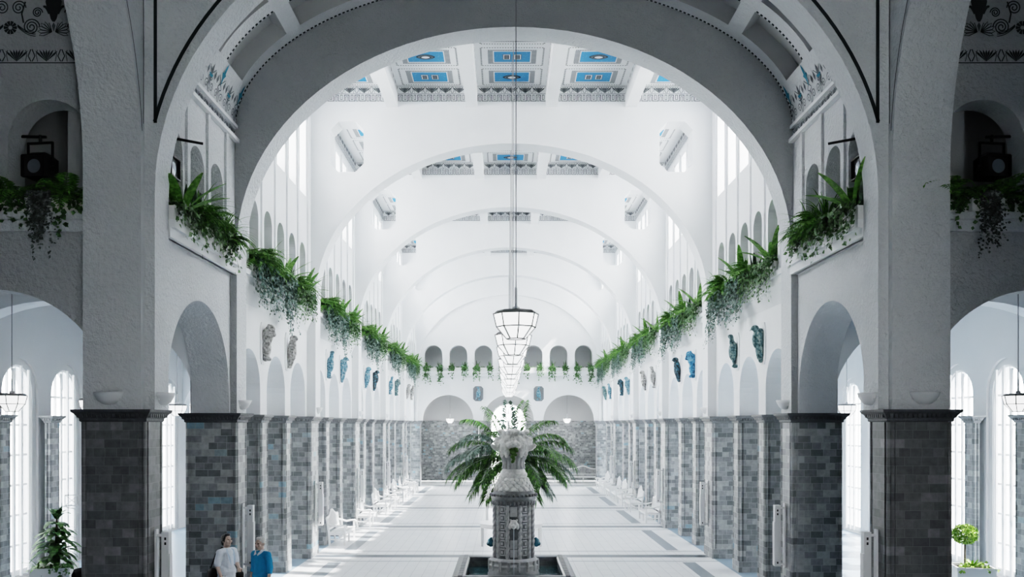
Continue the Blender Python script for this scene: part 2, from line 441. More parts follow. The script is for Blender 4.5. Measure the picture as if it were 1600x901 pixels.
# ------------------------------------------------------------------ key dimensions (metres)
EYE = 4.0
Y1, T1 = 14.64, .6
Y2, T2 = 19.1, .7
BAYS = [(19.8 + 7.9 * i, 27.0 + 7.9 * i) for i in range(5)]
YE = 58.6; YB = 62.3
XW, XWO = 6.05, 6.8
XL = 6.17
XA, XAO = 12.75, 13.2
ZC = 4.25; ZS = 7.79; ZL = 7.5; ZCEIL = 14.2
SIDES = ((-1, 'left'), (1, 'right'))
CROSS = lambda u, v, w: (u, w, v)          # u=x v=z w=y

# ------------------------------------------------------------------ floor and outside
mb = MB(); mb.quad((-22, -8, 0), (22, -8, 0), (22, YB + .3, 0), (-22, YB + .3, 0)); struct(mb, 'floor', M['floor'])
mb = MB(); mb.quad((-90, -60, -.35), (90, -60, -.35), (90, 140, -.35), (-90, 140, -.35)); struct(mb, 'ground', M['ground'])

# ------------------------------------------------------------------ nave side walls
NICHE = [1.25 * (i - 2) for i in range(5)]
ARC3 = [-2.45, 0, 2.45]
def side_wall(s, y0, y1):
    f = lambda u, v, w: (s * w, u, v)
    yc = (y0 + y1) / 2
    out = [(y0, ZC)]
    for a in ARC3: out += list(reversed([(yc + a - .925, ZC)] + list(reversed(arc(yc + a, 4.86, .925, .925, 0, PI, 20))) + [(yc + a + .925, ZC)]))[::-1]
    out += [(y1, ZC), (y1, 7.2), (y0, 7.2)]
    mb = MB(); mb.panel(out, [], XL, XWO + .1, f)
    out = rect(y0, y1, 7.2, ZCEIL + .15)
    holes = [arch_hole(yc + n, ZL, .38, 8.89, 16) for n in NICHE] + [rect(yc + n - .43, yc + n + .43, 10.7, 13.45) for n in NICHE]
    mb.panel(out, holes, XW, XWO, f)
    for n in NICHE:   # sloping window sills
        a, b = yc + n - .43, yc + n + .43
        vs = [(s * XW, a, 10.7), (s * 6.62, a, 10.7), (s * 6.62, a, 11.05), (s * XW, b, 10.7), (s * 6.62, b, 10.7), (s * 6.62, b, 11.05)]
        mb.add(vs, [(0, 1, 2), (3, 5, 4), (0, 2, 5, 3), (1, 4, 5, 2), (0, 3, 4, 1)])
    for k in range(6):  # slim vertical wall strips
        y = yc + 1.25 * (k - 2.5)
        a, b = sorted((s * XW, s * (XW - .045)))
        mb.box(a, b, y - .07, y + .07, ZL, 13.6)
    struct(mb, 'wall_' + ('left' if s < 0 else 'right'), M['plaster'])
    mb = MB()
    for (pr, z0, z1) in ((.11, 7.38, ZL), (.05, 7.2, 7.38)):
        a, b = sorted((s * (XW - pr), s * (XW + .3))); mb.box(a, b, y0, y1, z0, z1)
    q = [(s * (XW - .05), 7.2), (s * (XL + .1), 7.2), (s * (XL + .1), 6.8), (s * XL, 6.8)]
    mb.add([(x, y, z) for y in (y0, y1) for x, z in q], [(0, 1, 2, 3), (7, 6, 5, 4), (0, 3, 7, 4), (0, 4, 5, 1), (1, 5, 6, 2), (2, 6, 7, 3)])
    struct(mb, 'trim_ledge', M['plaster'])
for s, sd in SIDES:
    for (a, b) in BAYS: side_wall(s, a, b)

# transverse arches
def ell_open(a, b, zs, n=48): return [(a, ZC)] + arc(0, zs, a, b, 0, PI, n) + [(-a, ZC)]
def diaphragm(y, t, xo, ztop, a, b, mat, octo=True, name='wall_arch', front=False):
    op = ell_open(a, b, ZS)
    out = [(-xo, ztop), (-xo, ZC)] + op[::-1] + [(xo, ZC), (xo, ztop)]
    holes = []
    if octo:
        for sg in (-1, 1):
            cx, cz, hw, hh, ch = sg * 4.96, 12.38, .5, .76, .25
            holes.append([(cx - hw, cz - hh + ch), (cx - hw + ch, cz - hh), (cx + hw - ch, cz - hh), (cx + hw, cz - hh + ch), (cx + hw, cz + hh - ch), (cx + hw - ch, cz + hh), (cx - hw + ch, cz + hh), (cx - hw, cz + hh - ch)])
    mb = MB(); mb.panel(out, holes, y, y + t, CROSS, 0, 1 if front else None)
    struct(mb, name, [mat, M['plaster_front_shade']] if front else mat)
for i in range(4): diaphragm(BAYS[i][1], .7, XWO, ZCEIL + .15, 5.91, 4.69, M['plaster'])
diaphragm(YE - .12, .12, XW, ZCEIL + .15, 5.91, 4.69, M['plaster'], False)
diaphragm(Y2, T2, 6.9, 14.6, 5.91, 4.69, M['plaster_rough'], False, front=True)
diaphragm(Y1, T1, 6.08, 18.2, 5.91, 5.0, M['plaster_rough'], False)
# painted outline on the first arch
mb = MB(); g = lambda u, v: (u, Y1 - .006, v)
for s in (-1, 1):
    mb.strip([(s * 5.9, 8.93), (s * 5.9, 17.5)], .055, g)
    t0 = math.asin((8.95 - ZS) / 5.25)
    mb.strip([(s * 6.06 * math.cos(t0 + (PI / 2 - t0) * i / 30), ZS + 5.25 * math.sin(t0 + (PI / 2 - t0) * i / 30)) for i in range(31)], .06, g)
    gs = lambda u, v: (s * 6.072, u, v)
    mb.strip([(14.585, 8.9), (14.585, 17.5)], .02, gs)
    mb.strip([(9.5 + 5.07 * math.cos(t), 8.15 + 5.07 * math.sin(t)) for t in [R(7 + 2 * i) for i in range(40)]], .02, gs)
struct(mb, 'trim_painted_lines', M['ink'], False)

# end wall
out = [(-6.8, ZC)]
for c in (-3.97, 0, 3.97): out += arc(c, 4.29, 1.68, 1.68, PI, 0, 28)
out += [(6.8, ZC), (6.8, ZCEIL + .15), (-6.8, ZCEIL + .15)]
mb = MB(); mb.panel(out, [arch_hole(1.64 * (k - 3), ZL, .59, 8.62, 20) for k in range(7)], YE, YE + .6, CROSS)
struct(mb, 'wall_end', M['plaster'])
mb = MB()
for k, (pr, z0, z1) in enumerate(((.15, 7.38, ZL), (.08, 7.2, 7.38))): mb.box(-XW, XW, YE - pr - .1, YE + .2, z0, z1)
struct(mb, 'trim_ledge', M['plaster'])
# back of the vestibule behind the end wall
mb = MB()
mb.panel([(-6.8, 4.25), (-1.25, 4.25)] + arc(0, 4.25, 1.25, 1.25, PI, 0, 24) + [(1.25, 4.25), (6.8, 4.25), (6.8, 7.3), (-6.8, 7.3)], [], YB, YB + .3, CROSS)
mb.box(-6.9, 6.9, YE + .6, YB + .3, 7.2, 7.4)
for s in (-1, 1): mb.box(*sorted((s * 6.6, s * 6.9)), YE + .6, YB, 0, 7.3)
mb.box(-6.8, 6.8, YE + 2.0, YE + 2.1, 7.4, 10.6, 1); mb.box(-6.8, 6.8, YE + .6, YE + 2.1, 10.4, 10.6, 1)
struct(mb, 'wall_back', [M['plaster_dim'], M['plaster']])
mb = MB()
mb.box(-6.6, -1.25, YB - .05, YB + .3, .12, 4.25); mb.box(1.25, 6.6, YB - .05, YB + .3, .12, 4.25)
mb.box(-6.6, -1.25, YB - .1, YB - .05, 4.17, 4.28); mb.box(1.25, 6.6, YB - .1, YB - .05, 4.17, 4.28)
struct(mb, 'wall_back_stone', M['stone_end'])
mb = MB(); mb.box(-6.6, 6.6, YE + .9, YB, 0, .1); struct(mb, 'floor_step', M['white'])

# gallery passages
for s, sd in SIDES:
    mb = MB()
    mb.box(*sorted((s * 7.4, s * 7.5)), 15.3, YE + 2, 7.3, 10.62)
    mb.box(*sorted((s * XWO, s * 7.7)), 15.3, YE + 2, 10.5, 10.62)
    mb.box(*sorted((s * XWO, s * 7.7)), 15.3, YE + 2, 7.3, 7.44)
    mb.box(*sorted((s * XWO, s * 7.7)), YE + 1.9, YE + 2, 7.3, 10.62)
    struct(mb, 'wall_gallery_' + sd, M['plaster_dim'])

# side aisles: outer wall, ceiling, transverse arches
WIN = []
for s, sd in SIDES:
    f = lambda u, v, w: (s * w, u, v)
    mb = MB(); mb2 = MB()
    h1, h2 = [], []
    for (a, b) in BAYS:
        for k in ARC3:
            y = (a + b) / 2 + k - .2
            h1.append(arch_hole(y, .02, .9, 4.84, 20)); h2.append(arch_hole(y, .1, .72, 4.84, 20))
            WIN.append((s, y))
    mb.panel(rect(14.9, YE + .6, 0, 7.45), h1, XA, XA + .07, f)
    mb.panel(rect(14.9, YE + .6, 0, 7.45), h2, XA + .07, XAO, f)
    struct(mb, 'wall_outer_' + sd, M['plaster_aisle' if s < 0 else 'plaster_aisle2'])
    mb = MB(); mb.box(*sorted((s * 6.7, s * XAO)), 15.0, YE + .6, 7.3, 7.45); struct(mb, 'ceiling_aisle_' + sd, M['plaster'])
    for y in [Y2] + [b[1] for b in BAYS[:4]]:
        mb = MB()
        out = [(s * 6.8, ZC)] + arc(s * 9.775, 4.4, s * -2.975, 2.25, 0, PI, 28) + [(s * XA, ZC), (s * XA, 7.35), (s * 6.8, 7.35)]
        mb.panel(out, [], y, y + .6, CROSS); struct(mb, 'wall_aisle_arch_' + sd, M['plaster'])

# windows of the aisles: arched, white glazing bars
def aisle_window():
    fr = MB()
    w, zs, z0 = .72, 4.84, .1
    for x in (-w, w): fr.box(x - .045, x + .045, -.05, .05, z0, zs)
    for x in (-w / 2, 0, w / 2):
        fr.box(x - .024, x + .024, -.03, .03, z0, zs + math.sqrt(w * w - x * x) - .02)
        fr.box(x - .03, x + .03, .15, .2, z0, zs + math.sqrt(w * w - x * x) - .02)
    fr.box(-w, w, -.06, .06, z0, z0 + .14)
    z = z0 + .14
    for k in range(1, 7): fr.box(-w, w, -.035, .035, z0 + .78 * k - .03, z0 + .78 * k + .03)
    P = arc(0, zs, w, w, 0, PI, 20)
    for i in range(20): fr.bar((P[i][0], 0, P[i][1]), (P[i + 1][0], 0, P[i + 1][1]), .1, .09, up=(0, 1, 0))
    gl = MB(); gl.add([(x, 0, z) for x, z in arch_hole(0, z0, w, zs, 20)], [tuple(range(23))])
    return fr.mesh('window_frame', M['white']), gl.mesh('pane', M['glass'])
FRM, PAN = aisle_window()
wn = 0
def place_win(me_f, me_p, loc, rz):
    global wn; wn += 1
    o = tag(bpy.data.objects.new('window_%d' % wn, me_f), kind='structure'); C.objects.link(o)
    o.location = loc; o.rotation_euler = (0, 0, rz)
    p = bpy.data.objects.new('pane', me_p); C.objects.link(p); p.parent = o
    return o
for (s, y) in WIN: place_win(FRM, PAN, (s * (XA + .15), y, 0), s * PI / 2)
# clerestory windows
fr = MB()
for x in (-.41, .41): fr.box(x - .03, x + .03, -.03, .03, 10.75, 13.45)
fr.box(-.012, .012, -.02, .02, 10.75, 13.45)
for z in (11.08, 11.7, 12.3, 12.9, 13.42): fr.box(-.41, .41, -.02, .02, z - .02, z + .02)
gl = MB(); gl.quad((-.42, 0, 10.75), (.42, 0, 10.75), (.42, 0, 13.45), (-.42, 0, 13.45))
CF, CP = fr.mesh('window_frame', M['white']), gl.mesh('pane', M['glass'])
for s, sd in SIDES:
    for (a, b) in BAYS:
        for n in NICHE: place_win(CF, CP, (s * 6.65, (a + b) / 2 + n, 0), s * PI / 2)
# fanlight door in the back wall
fr = MB(); w = 1.22
P = arc(0, 4.25, w, w, 0, PI, 24)
for i in range(24): fr.bar((P[i][0], 0, P[i][1]), (P[i + 1][0], 0, P[i + 1][1]), .1, .1, up=(0, 1, 0))
P = arc(0, 4.25, .55, .55, 0, PI, 16)
for i in range(16): fr.bar((P[i][0], 0, P[i][1]), (P[i + 1][0], 0, P[i + 1][1]), .04, .04, up=(0, 1, 0))
for k in range(1, 8):
    a = PI * k / 8; fr.bar((.55 * math.cos(a), 0, 4.25 + .55 * math.sin(a)), (w * math.cos(a), 0, 4.25 + w * math.sin(a)), .035, .04, up=(0, 1, 0))
for x in (-w, 0, w): fr.box(x - .06, x + .06, -.05, .05, .1, 4.25)
for x in (-.6, .6): fr.box(x - .02, x + .02, -.03, .03, .1, 4.25)
for z in (.2, .9, 1.7, 2.5, 3.3, 4.25): fr.box(-w, w, -.03, .03, z - .03, z + .03)
d = tag(fr.build('door_1', M['white'], loc=(0, YB + .15, 0)), kind='structure')
gl = MB(); gl.add([(x, 0, z) for x, z in arch_hole(0, .1, w, 4.25, 24)], [tuple(range(27))]); gl.build('pane', M['glass'], d)

# ------------------------------------------------------------------ ceiling of the nave with painted coffers
def coffer_bay():
    mb = MB(); L = 7.2
    mb.box(-6.1, 6.1, 0, L, ZCEIL, ZCEIL + .15, 0)
    for k in range(4):
        x = -3.6 + 2.4 * k; mb.box(x - .175, x + .175, 0, L, 13.57, ZCEIL, 0)
    def fq(x0, x1, y0, y1, mi, dz): mb.quad((x0, y0, ZCEIL - dz), (x1, y0, ZCEIL - dz), (x1, y1, ZCEIL - dz), (x0, y1, ZCEIL - dz), mi)
    for c in range(5):
        xc = -4.8 + 2.4 * c
        for r in range(5):
            yc = .72 + 1.44 * r
            # dotted frame
            for (hx, hy) in ((.86, .6),):
                n = 24
                for i in range(n):
                    t = -hx + 2 * hx * (i + .25) / n
                    for sy in (-1, 1): fq(xc + t, xc + t + hx / n, yc + sy * hy - .018, yc + sy * hy + .018, 2, .003)
                n = 16
                for i in range(n):
                    t = -hy + 2 * hy * (i + .25) / n
                    for sx in (-1, 1): fq(xc + sx * hx - .022, xc + sx * hx + .022, yc + t, yc + t + hy / n, 2, .003)
            fq(xc - .67, xc - .53, yc - .47, yc + .47, 4, .004); fq(xc + .53, xc + .67, yc - .47, yc + .47, 4, .004)
            fq(xc - .67, xc + .67, yc - .47, yc - .40, 3, .006); fq(xc - .67, xc + .67, yc + .40, yc + .47, 3, .006)
            fq(xc - .5, xc + .5, yc - .345, yc + .345, 1, .005)
            if (c + r) % 2 == 1:
                for q in (.0, .045):
                    for sx in (-1, 1):
                        x0, x1 = xc + sx * .15 - .11 + q, xc + sx * .15 + .11 - q; y0, y1 = yc - .18 + q, yc + .18 - q
                        fq(x0, x1, y0, y1, 5 if q == 0 else 2, .008 + q * .1)
                        fq(x0 + .02, x1 - .02, y0 + .02, y1 - .02, 0 if q == 0 else 5, .009 + q * .1)
            else:
                for q, mi in ((1, 2), (.82, 5), (.62, 2), (.45, 0)):
                    pts = [(xc + .27 * q * math.cos(a) * (1 - .15 * math.sin(2 * a) ** 2), yc + .17 * q * math.sin(a), ZCEIL - .008 - .002 * (1 - q) * 10) for a in [2 * PI * i / 20 for i in range(20)]]
                    mb.add(pts, [tuple(range(20))], mi)
    return mb.mesh('ceiling', [M['plaster'], M['blue'], M['ink'], M['hatch_x'], M['hatch_y'], M['ink_soft']])
CB = coffer_bay()
for i, (a, b) in enumerate(BAYS):
    o = tag(bpy.data.objects.new('ceiling_%d' % (i + 1), CB), kind='structure'); C.objects.link(o); o.location = (0, a, 0)

# painted friezes
def meander(mb, u0, u1, v0, h, f, mi=0, p=.31):
    n = max(1, round((u1 - u0) / p)); p = (u1 - u0) / n; t = .02
    for i in range(n):
        a = u0 + i * p
        def ln(x0, y0, x1, y1): mb.quad(f(a + x0, v0 + y0), f(a + x1, v0 + y0), f(a + x1, v0 + y1), f(a + x0, v0 + y1), mi)
        ln(0, 0, t, h); ln(0, h - t, p * .5, h); ln(p * .5 - t, 0, p * .5, h); ln(p * .5 - t, 0, p, t)
        for o, y0, y1 in ((.25, .0, h * .76), (.75, h * .24, h)):
            x0, x1 = p * o - p * .115, p * o + p * .115
            ln(x0, y0, x0 + t * .8, y1); ln(x1 - t * .8, y0, x1, y1); ln(x0, y1 - t * .8, x1, y1); ln(x0, y0, x1, y0 + t * .8)
def palmettes(mb, u0, u1, v0, h, f, mi=0, mi2=1, p=.45):
    n = max(1, round((u1 - u0) / p)); p = (u1 - u0) / n
    for i in range(n):
        c = u0 + (i + .5) * p
        for k in range(-3, 4):
            a = k * .27; L = h * (1.02 - .01 * abs(k)) / max(.75, math.cos(a)) * .98; wd = h * .085
            tx, ty = c + math.sin(a) * L, v0 + math.cos(a) * L
            mx, my = c + math.sin(a) * L * .7, v0 + math.cos(a) * L * .7
            px, py = math.cos(a) * wd, -math.sin(a) * wd
            mb.poly([(c, v0), (mx + px, my + py), (tx, ty), (mx - px, my - py)], f, mi)
        d = c + p / 2
        if i < n - 1:
            for sx in (-1, 1):
                mb.strip([(d + sx * .01, v0), (d + sx * h * .28, v0 + h * .45), (d + sx * .01, v0 + h)], h * .08, f, mi2)
                mb.strip([(d + sx * h * .5, v0), (d + sx * h * .38, v0 + h * .6), (d + sx * h * .5, v0 + h * .95)], h * .05, f, mi2)
def strip_line(mb, u0, u1, v, t, f, mi=0): mb.quad(f(u0, v), f(u1, v), f(u1, v + t), f(u0, v + t), mi)
def frieze_bay():
    mb = MB()
    # on the transverse wall at the far end of a bay (local y = 7.2)
    f = lambda u, v: (u, 7.2 - .006, v)
    edges = [-6.0, -3.775, -3.425, -1.375, -1.025, 1.025, 1.375, 3.425, 3.775, 6.0]
    for k in range(0, 10, 2):
        palmettes(mb, edges[k], edges[k + 1], 13.985, .2, f); meander(mb, edges[k], edges[k + 1], 13.74, .2, f)
        strip_line(mb, edges[k], edges[k + 1], 14.19, .012, f); strip_line(mb, edges[k], edges[k + 1], 13.965, .01, f)
    for s in (-1, 1):
        f = lambda u, v: (s * (XW - .05), u, v)
        palmettes(mb, .05, 7.15, 13.985, .2, f); meander(mb, .05, 7.15, 13.74, .2, f)
    for k in range(4):     # thin painted rows on the beam sides
        for s in (-1, 1):
            x = -3.6 + 2.4 * k + s * .181
            f = lambda u, v: (x, u, v)
            palmettes(mb, .05, 7.15, 14.0, .14, f, 1, 1)
            strip_line(mb, 0, 7.2, 13.96, .012, f, 1)
    return mb.mesh('trim_frieze', [M['ink_mid'], M['ink_soft']], False)
FB = frieze_bay()
for i, (a, b) in enumerate(BAYS):
    o = tag(bpy.data.objects.new('trim_%d' % (i + 1), FB), kind='structure'); C.objects.link(o); o.location = (0, a, 0)

# ------------------------------------------------------------------ crossing bay between first and second arch
YA, YBB = Y1 + T1, Y2
for s, sd in SIDES:
    f = lambda u, v, w: (s * w, u, v)
    cy, r = 17.3, 1.72
    out = [(YA, ZC), (cy - r, ZC)] + arc(cy, 4.66, r, r, PI, 0, 32) + [(cy + r, ZC), (YBB, ZC), (YBB, 7.2), (YA, 7.2)]
    mb = MB(); mb.panel(out, [], 6.05, 6.85, f)
    out = rect(YA, YBB, 7.2, 10.4)
    NB = [15.62, 16.76, 17.9]
    mb.panel(out, [arch_hole(n, ZL, .4, 8.8, 16) for n in NB], 5.95, 6.9, f)
    for y in (16.2, 17.33, 18.45): mb.box(*sorted((s * 5.9, s * 5.95)), y - .07, y + .07, ZL, 10.0)
    struct(mb, 'wall_crossing_' + sd, M['plaster_rough'])
    mb = MB()
    for pr, z0, z1 in ((.14, 7.36, ZL), (.07, 7.2, 7.36), (.1, 10.0, 10.08), (.07, 10.3, 10.37)):
        mb.box(*sorted((s * (5.95 - pr), s * 6.0)), YA, YBB, z0, z1)
    struct(mb, 'trim_ledge', M['plaster'])
    mb = MB(); g = lambda u, v: (s * (5.942 if v < 10.23 else 5.95 * math.sqrt(1 - ((v - 10.23) / 3.2) ** 2) - .012), u, v)
    palmettes(mb, YA + .1, YBB - .05, 10.09, .2, g, 1, 1, .3)
    rng = random.Random(5)
    for k in range(7):      # painted tendrils with teal blossoms
        y = YA + .4 + .55 * k
        for q in (-1, 1):
            mb.strip([(y + q * (.02 + .2 * t * math.cos(5.5 * t)), 10.42 + .5 * t + .06 * math.sin(6 * t)) for t in [i / 14 for i in range(15)]], .02, g, 1)
            pts = [(y + q * .14 + (.1 - .007 * i) * math.cos(i * .7), 10.55 + (.1 - .007 * i) * math.sin(i * .7)) for i in range(13)]
            mb.strip(pts, .018, g, 1)
            mb.poly([(y + q * .2, 10.72), (y + q * .245, 10.8), (y + q * .2, 10.9), (y + q * .155, 10.8)], g, 1)
        h = 11.15 if k % 2 == 0 else 10.95
        mb.poly([(y, h - .42), (y + .05, h - .2), (y + .03, h - .05), (y, h + .02), (y - .03, h - .05), (y - .05, h - .2)], g, 2 if k % 2 == 0 else 1)
        mb.poly([(y, h - .3), (y + .1, h - .18), (y, h - .14), (y - .1, h - .18)], g, 2)
    struct(mb, 'trim_painted_frieze', [M['ink'], M['ink_soft'], M['ink_blue']], False)
# barrel vault with coffers
VA, VB, VZ = 5.95, 3.2, 10.23
N = 400
tab = [(0.0, 0.0)]; px, pz = VA, 0
for i in range(1, N + 1):
    a = PI / 2 * i / N; x, z = VA * math.cos(a), VB * math.sin(a)
    tab.append((tab[-1][0] + math.hypot(x - px, z - pz), a)); px, pz = x, z
QL = tab[-1][0]
def ang(sv):
    if sv > QL: return PI - ang(2 * QL - sv)
    lo = 0
    for k in range(len(tab) - 1):
        if tab[k + 1][0] >= sv:
            q = (sv - tab[k][0]) / max(1e-9, tab[k + 1][0] - tab[k][0]); return tab[k][1] + q * (tab[k + 1][1] - tab[k][1])
    return PI / 2
def vp(sv, y, up=0.):
    a = ang(sv); return ((VA + up) * math.cos(a), y, VZ + (VB + up) * math.sin(a))
cof = [(1.0, 2.36), (2.7, 4.06), (4.4, 5.76), (6.1, 2 * QL - 6.1)]
cof += [(2 * QL - b, 2 * QL - a) for a, b in cof[:3]][::-1]
rows = [(YA + .1, 16.0), (16.35, 17.28), (17.7, 18.7)]
sb = sorted(set([0.0, 2 * QL] + [q for c in cof for q in c])); yb = sorted(set([YA, Y2] + [q for c in rows for q in c]))
mb = MB()
def vpatch(s0, s1, y0, y1, up, mi=0):
    n = max(2, int((s1 - s0) / .2))
    for i in range(n):
        a, b = s0 + (s1 - s0) * i / n, s0 + (s1 - s0) * (i + 1) / n
        mb.quad(vp(a, y0, up), vp(b, y0, up), vp(b, y1, up), vp(a, y1, up), mi)
for i in range(len(sb) - 1):
    for j in range(len(yb) - 1):
        inc = any(abs(sb[i] - c[0]) < 1e-6 for c in cof) and any(abs(yb[j] - r[0]) < 1e-6 for r in rows)
        if not inc: vpatch(sb[i], sb[i + 1], yb[j], yb[j + 1], 0)
        else:
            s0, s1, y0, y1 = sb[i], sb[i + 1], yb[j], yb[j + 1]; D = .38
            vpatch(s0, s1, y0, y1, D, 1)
            n = max(2, int((s1 - s0) / .2))
            for k in range(n):
                a, b = s0 + (s1 - s0) * k / n, s0 + (s1 - s0) * (k + 1) / n
                for y in (y0, y1): mb.quad(vp(a, y, 0), vp(b, y, 0), vp(b, y, D), vp(a, y, D), 1)
            for sv in (s0, s1): mb.quad(vp(sv, y0, 0), vp(sv, y1, 0), vp(sv, y1, D), vp(sv, y0, D), 1)
            m = 14
            for k in range(m):   # dashed painted edge
                a = s0 + (s1 - s0) * (k + .2) / m; b = s0 + (s1 - s0) * (k + .75) / m
                mb.quad(vp(a, y0 - .01, -.004), vp(b, y0 - .01, -.004), vp(b, y0 - .07, -.004), vp(a, y0 - .07, -.004), 2)
m = 150
for k in range(m):
    a = .3 + (2 * QL - .6) * (k + .2) / m; b = .3 + (2 * QL - .6) * (k + .75) / m
    mb.quad(vp(a, 19.03, -.004), vp(b, 19.03, -.004), vp(b, 19.09, -.004), vp(a, 19.09, -.004), 2)
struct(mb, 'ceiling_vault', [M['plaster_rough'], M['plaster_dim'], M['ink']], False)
mb = MB(); mb.box(-7.1, 7.1, YA - .1, Y2 + .4, 14.3, 14.5); mb.box(-7.1, 7.1, Y2 + .3, YE + .7, ZCEIL + .15, ZCEIL + .3); struct(mb, 'ceiling_roof', M['plaster'])

# ------------------------------------------------------------------ crossing (side arches) and transept front walls
for s, sd in SIDES:
    f = lambda u, v, w: (s * w, u, v)
    out = [(3.6, ZC), (4.5, ZC)] + arc(9.5, 8.15, 5.0, 5.0, PI, 0, 48) + [(14.5, ZC), (15.24, ZC), (15.24, 18.2), (3.6, 18.2)]
    mb = MB(); mb.panel(out, [], 6.08, 7.02, f); struct(mb, 'wall_side_arch_' + sd, M['plaster_rough'])
    nc, ac = 7.76, 8.69
    out = [(7.02 * s, ZC)] + arc(s * ac, 4.3, -s * 1.95, 1.95, 0, PI, 32)[0:] + [(s * 12.9 - s * 1.0, ZC), (s * 21, ZC), (s * 21, 13.2), (7.02 * s, 13.2)]
    out = [(7.02 * s, 4.3)] + [p for p in arc(s * ac, 4.3, -s * 1.95, 1.95, 0, PI, 32) if abs(p[0]) > 7.02] + [(s * 21, 4.3), (s * 21, 13.2), (7.02 * s, 13.2)]
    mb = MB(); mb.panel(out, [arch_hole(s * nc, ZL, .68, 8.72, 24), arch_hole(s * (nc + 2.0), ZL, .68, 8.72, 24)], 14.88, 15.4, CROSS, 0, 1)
    mb.box(*sorted((s * 12.7, s * 21)), 14.88, 15.4, 0, 4.3)
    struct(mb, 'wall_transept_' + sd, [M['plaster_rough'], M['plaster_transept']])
    mb = MB()
    for pr, z0, z1 in ((.16, 7.38, ZL), (.08, 7.2, 7.38)): mb.box(*sorted((s * 7.02, s * 14)), 14.88 - pr, 15.0, z0, z1)
    struct(mb, 'trim_ledge', M['plaster_rough'])
    mb = MB()   # passage behind the niches
    mb.box(*sorted((s * 7.7, s * 14)), 17.2, 17.35, 7.3, 10.8); mb.box(*sorted((s * 7.7, s * 14)), 15.4, 17.35, 10.2, 10.4); mb.box(*sorted((s * 7.0, s * 14)), 15.4, 17.35, 7.3, 7.44); mb.box(*sorted((s * 13.9, s * 14)), 15.4, 17.35, 7.3, 10.4); mb.box(*sorted((s * 7.55, s * 7.7)), 15.4, 17.35, 7.44, 10.2)
    struct(mb, 'wall_gallery_' + sd, M['plaster_dim'])
    # painted ornament
    mb = MB(); g = lambda u, v: (s * u, 14.873, v)
    palmettes(mb, 7.06, 12.0, 10.03, .2, g, 0, 0, .48); strip_line(mb, 7.03, 12, 10.0, .015, g)
    for lc in (7.68, 9.12):
        z = 10.62
        mb.poly([(lc - .02, z + .07), (lc + .02, z + .07), (lc + .05, z + .12), (lc + .07, z + .2), (lc + .085, z + .27), (lc + .12, z + .33), (lc + .135, z + .4), (lc + .12, z + .5), (lc + .06, z + .56), (lc, z + .6), (lc - .06, z + .56), (lc - .12, z + .5), (lc - .135, z + .4), (lc - .12, z + .33), (lc - .085, z + .27), (lc - .07, z + .2), (lc - .05, z + .12)], g, 0)
        for q in (-1, 1):
            mb.strip([(lc + q * (.07 + .1 * t), z + .2 + .12 * math.sin(t * PI * .6)) for t in [i / 8 for i in range(9)]], .04, g)
            for (cx, cz, r0, tn) in ((lc + q * .27, z + .22, .085, 2.2), (lc + q * .37, z - .02, .14, 2.6), (lc + q * .58, z + .3, .12, 2.2)):
                mb.strip([(cx - q * r0 * (1 - t * .85) * math.cos(t * tn * 2 * PI), cz + r0 * (1 - t * .85) * math.sin(t * tn * 2 * PI)) for t in [i / 44 for i in range(45)]], .018, g)
            for e_ in (0, .035, .07): mb.strip([(lc + q * (.3 + .3 * t), z - .17 + e_ * (1 - t * .6) + .16 * t * t) for t in [i / 10 for i in range(11)]], .013, g)
            mb.strip([(lc + q * .5, z + .05), (lc + q * .53, z + .2), (lc + q * .47, z + .4)], .025, g)
            for k in range(6):      # acanthus leaf outline
                a = R(-40 + 32 * k)
                mb.strip([(lc + q * .03, z - .1), (lc + q * (.12 + .09 * math.cos(a + .3)), z - .08 + .1 * math.sin(a + .3)), (lc + q * (.14 + .13 * math.cos(a)), z - .07 + .14 * math.sin(a)), (lc + q * (.12 + .09 * math.cos(a - .3)), z - .08 + .1 * math.sin(a - .3)), (lc + q * .03, z - .1)], .012, g)
        mb.poly([(lc, z - .1), (lc + .03, z), (lc, z + .06), (lc - .03, z)], g, 1)
        rc = lc + .72
        for k in range(10):
            a = 2 * PI * k / 10
            mb.poly([(rc + .035 * math.cos(a + d_), z - .03 + .035 * math.sin(a + d_)) for d_ in (-.3, .3)] + [(rc + .11 * math.cos(a + d_), z - .03 + .11 * math.sin(a + d_)) for d_ in (.25, 0, -.25)], g, 0)
    struct(mb, 'trim_painted_frieze', [M['ink_mid2'], M['ink_soft']], False)
# remaining shell of the crossing and transept arms (behind and beside the viewer)
mb = MB()
mb.box(-7.2, 7.2, -7, 15.3, 18.0, 18.2)
for s in (-1, 1):
    mb.box(*sorted((s * 7.02, s * 21.2)), -7, 15.4, 13.0, 13.2)
    mb.box(*sorted((s * 21, s * 21.2)), -7, 15.4, 0, 13.2)
    mb.box(*sorted((s * 6.08, s * 7.02)), -7, 3.6, 0, 18.2)
struct(mb, 'ceiling_crossing', M['plaster_rough'])
mb = MB()
mb.panel(rect(-21.2, 21.2, 0, 18.2), [arch_hole(c, 1.2, r_, 4.4 + k_, 16) for c, r_, k_ in ((-3.6, .25, 0), (4.9, 1.6, 0))], -7.4, -7, CROSS)  # unseen rear openings, sized and shifted to light the front piers
struct(mb, 'wall_rear', M['plaster_rough'])

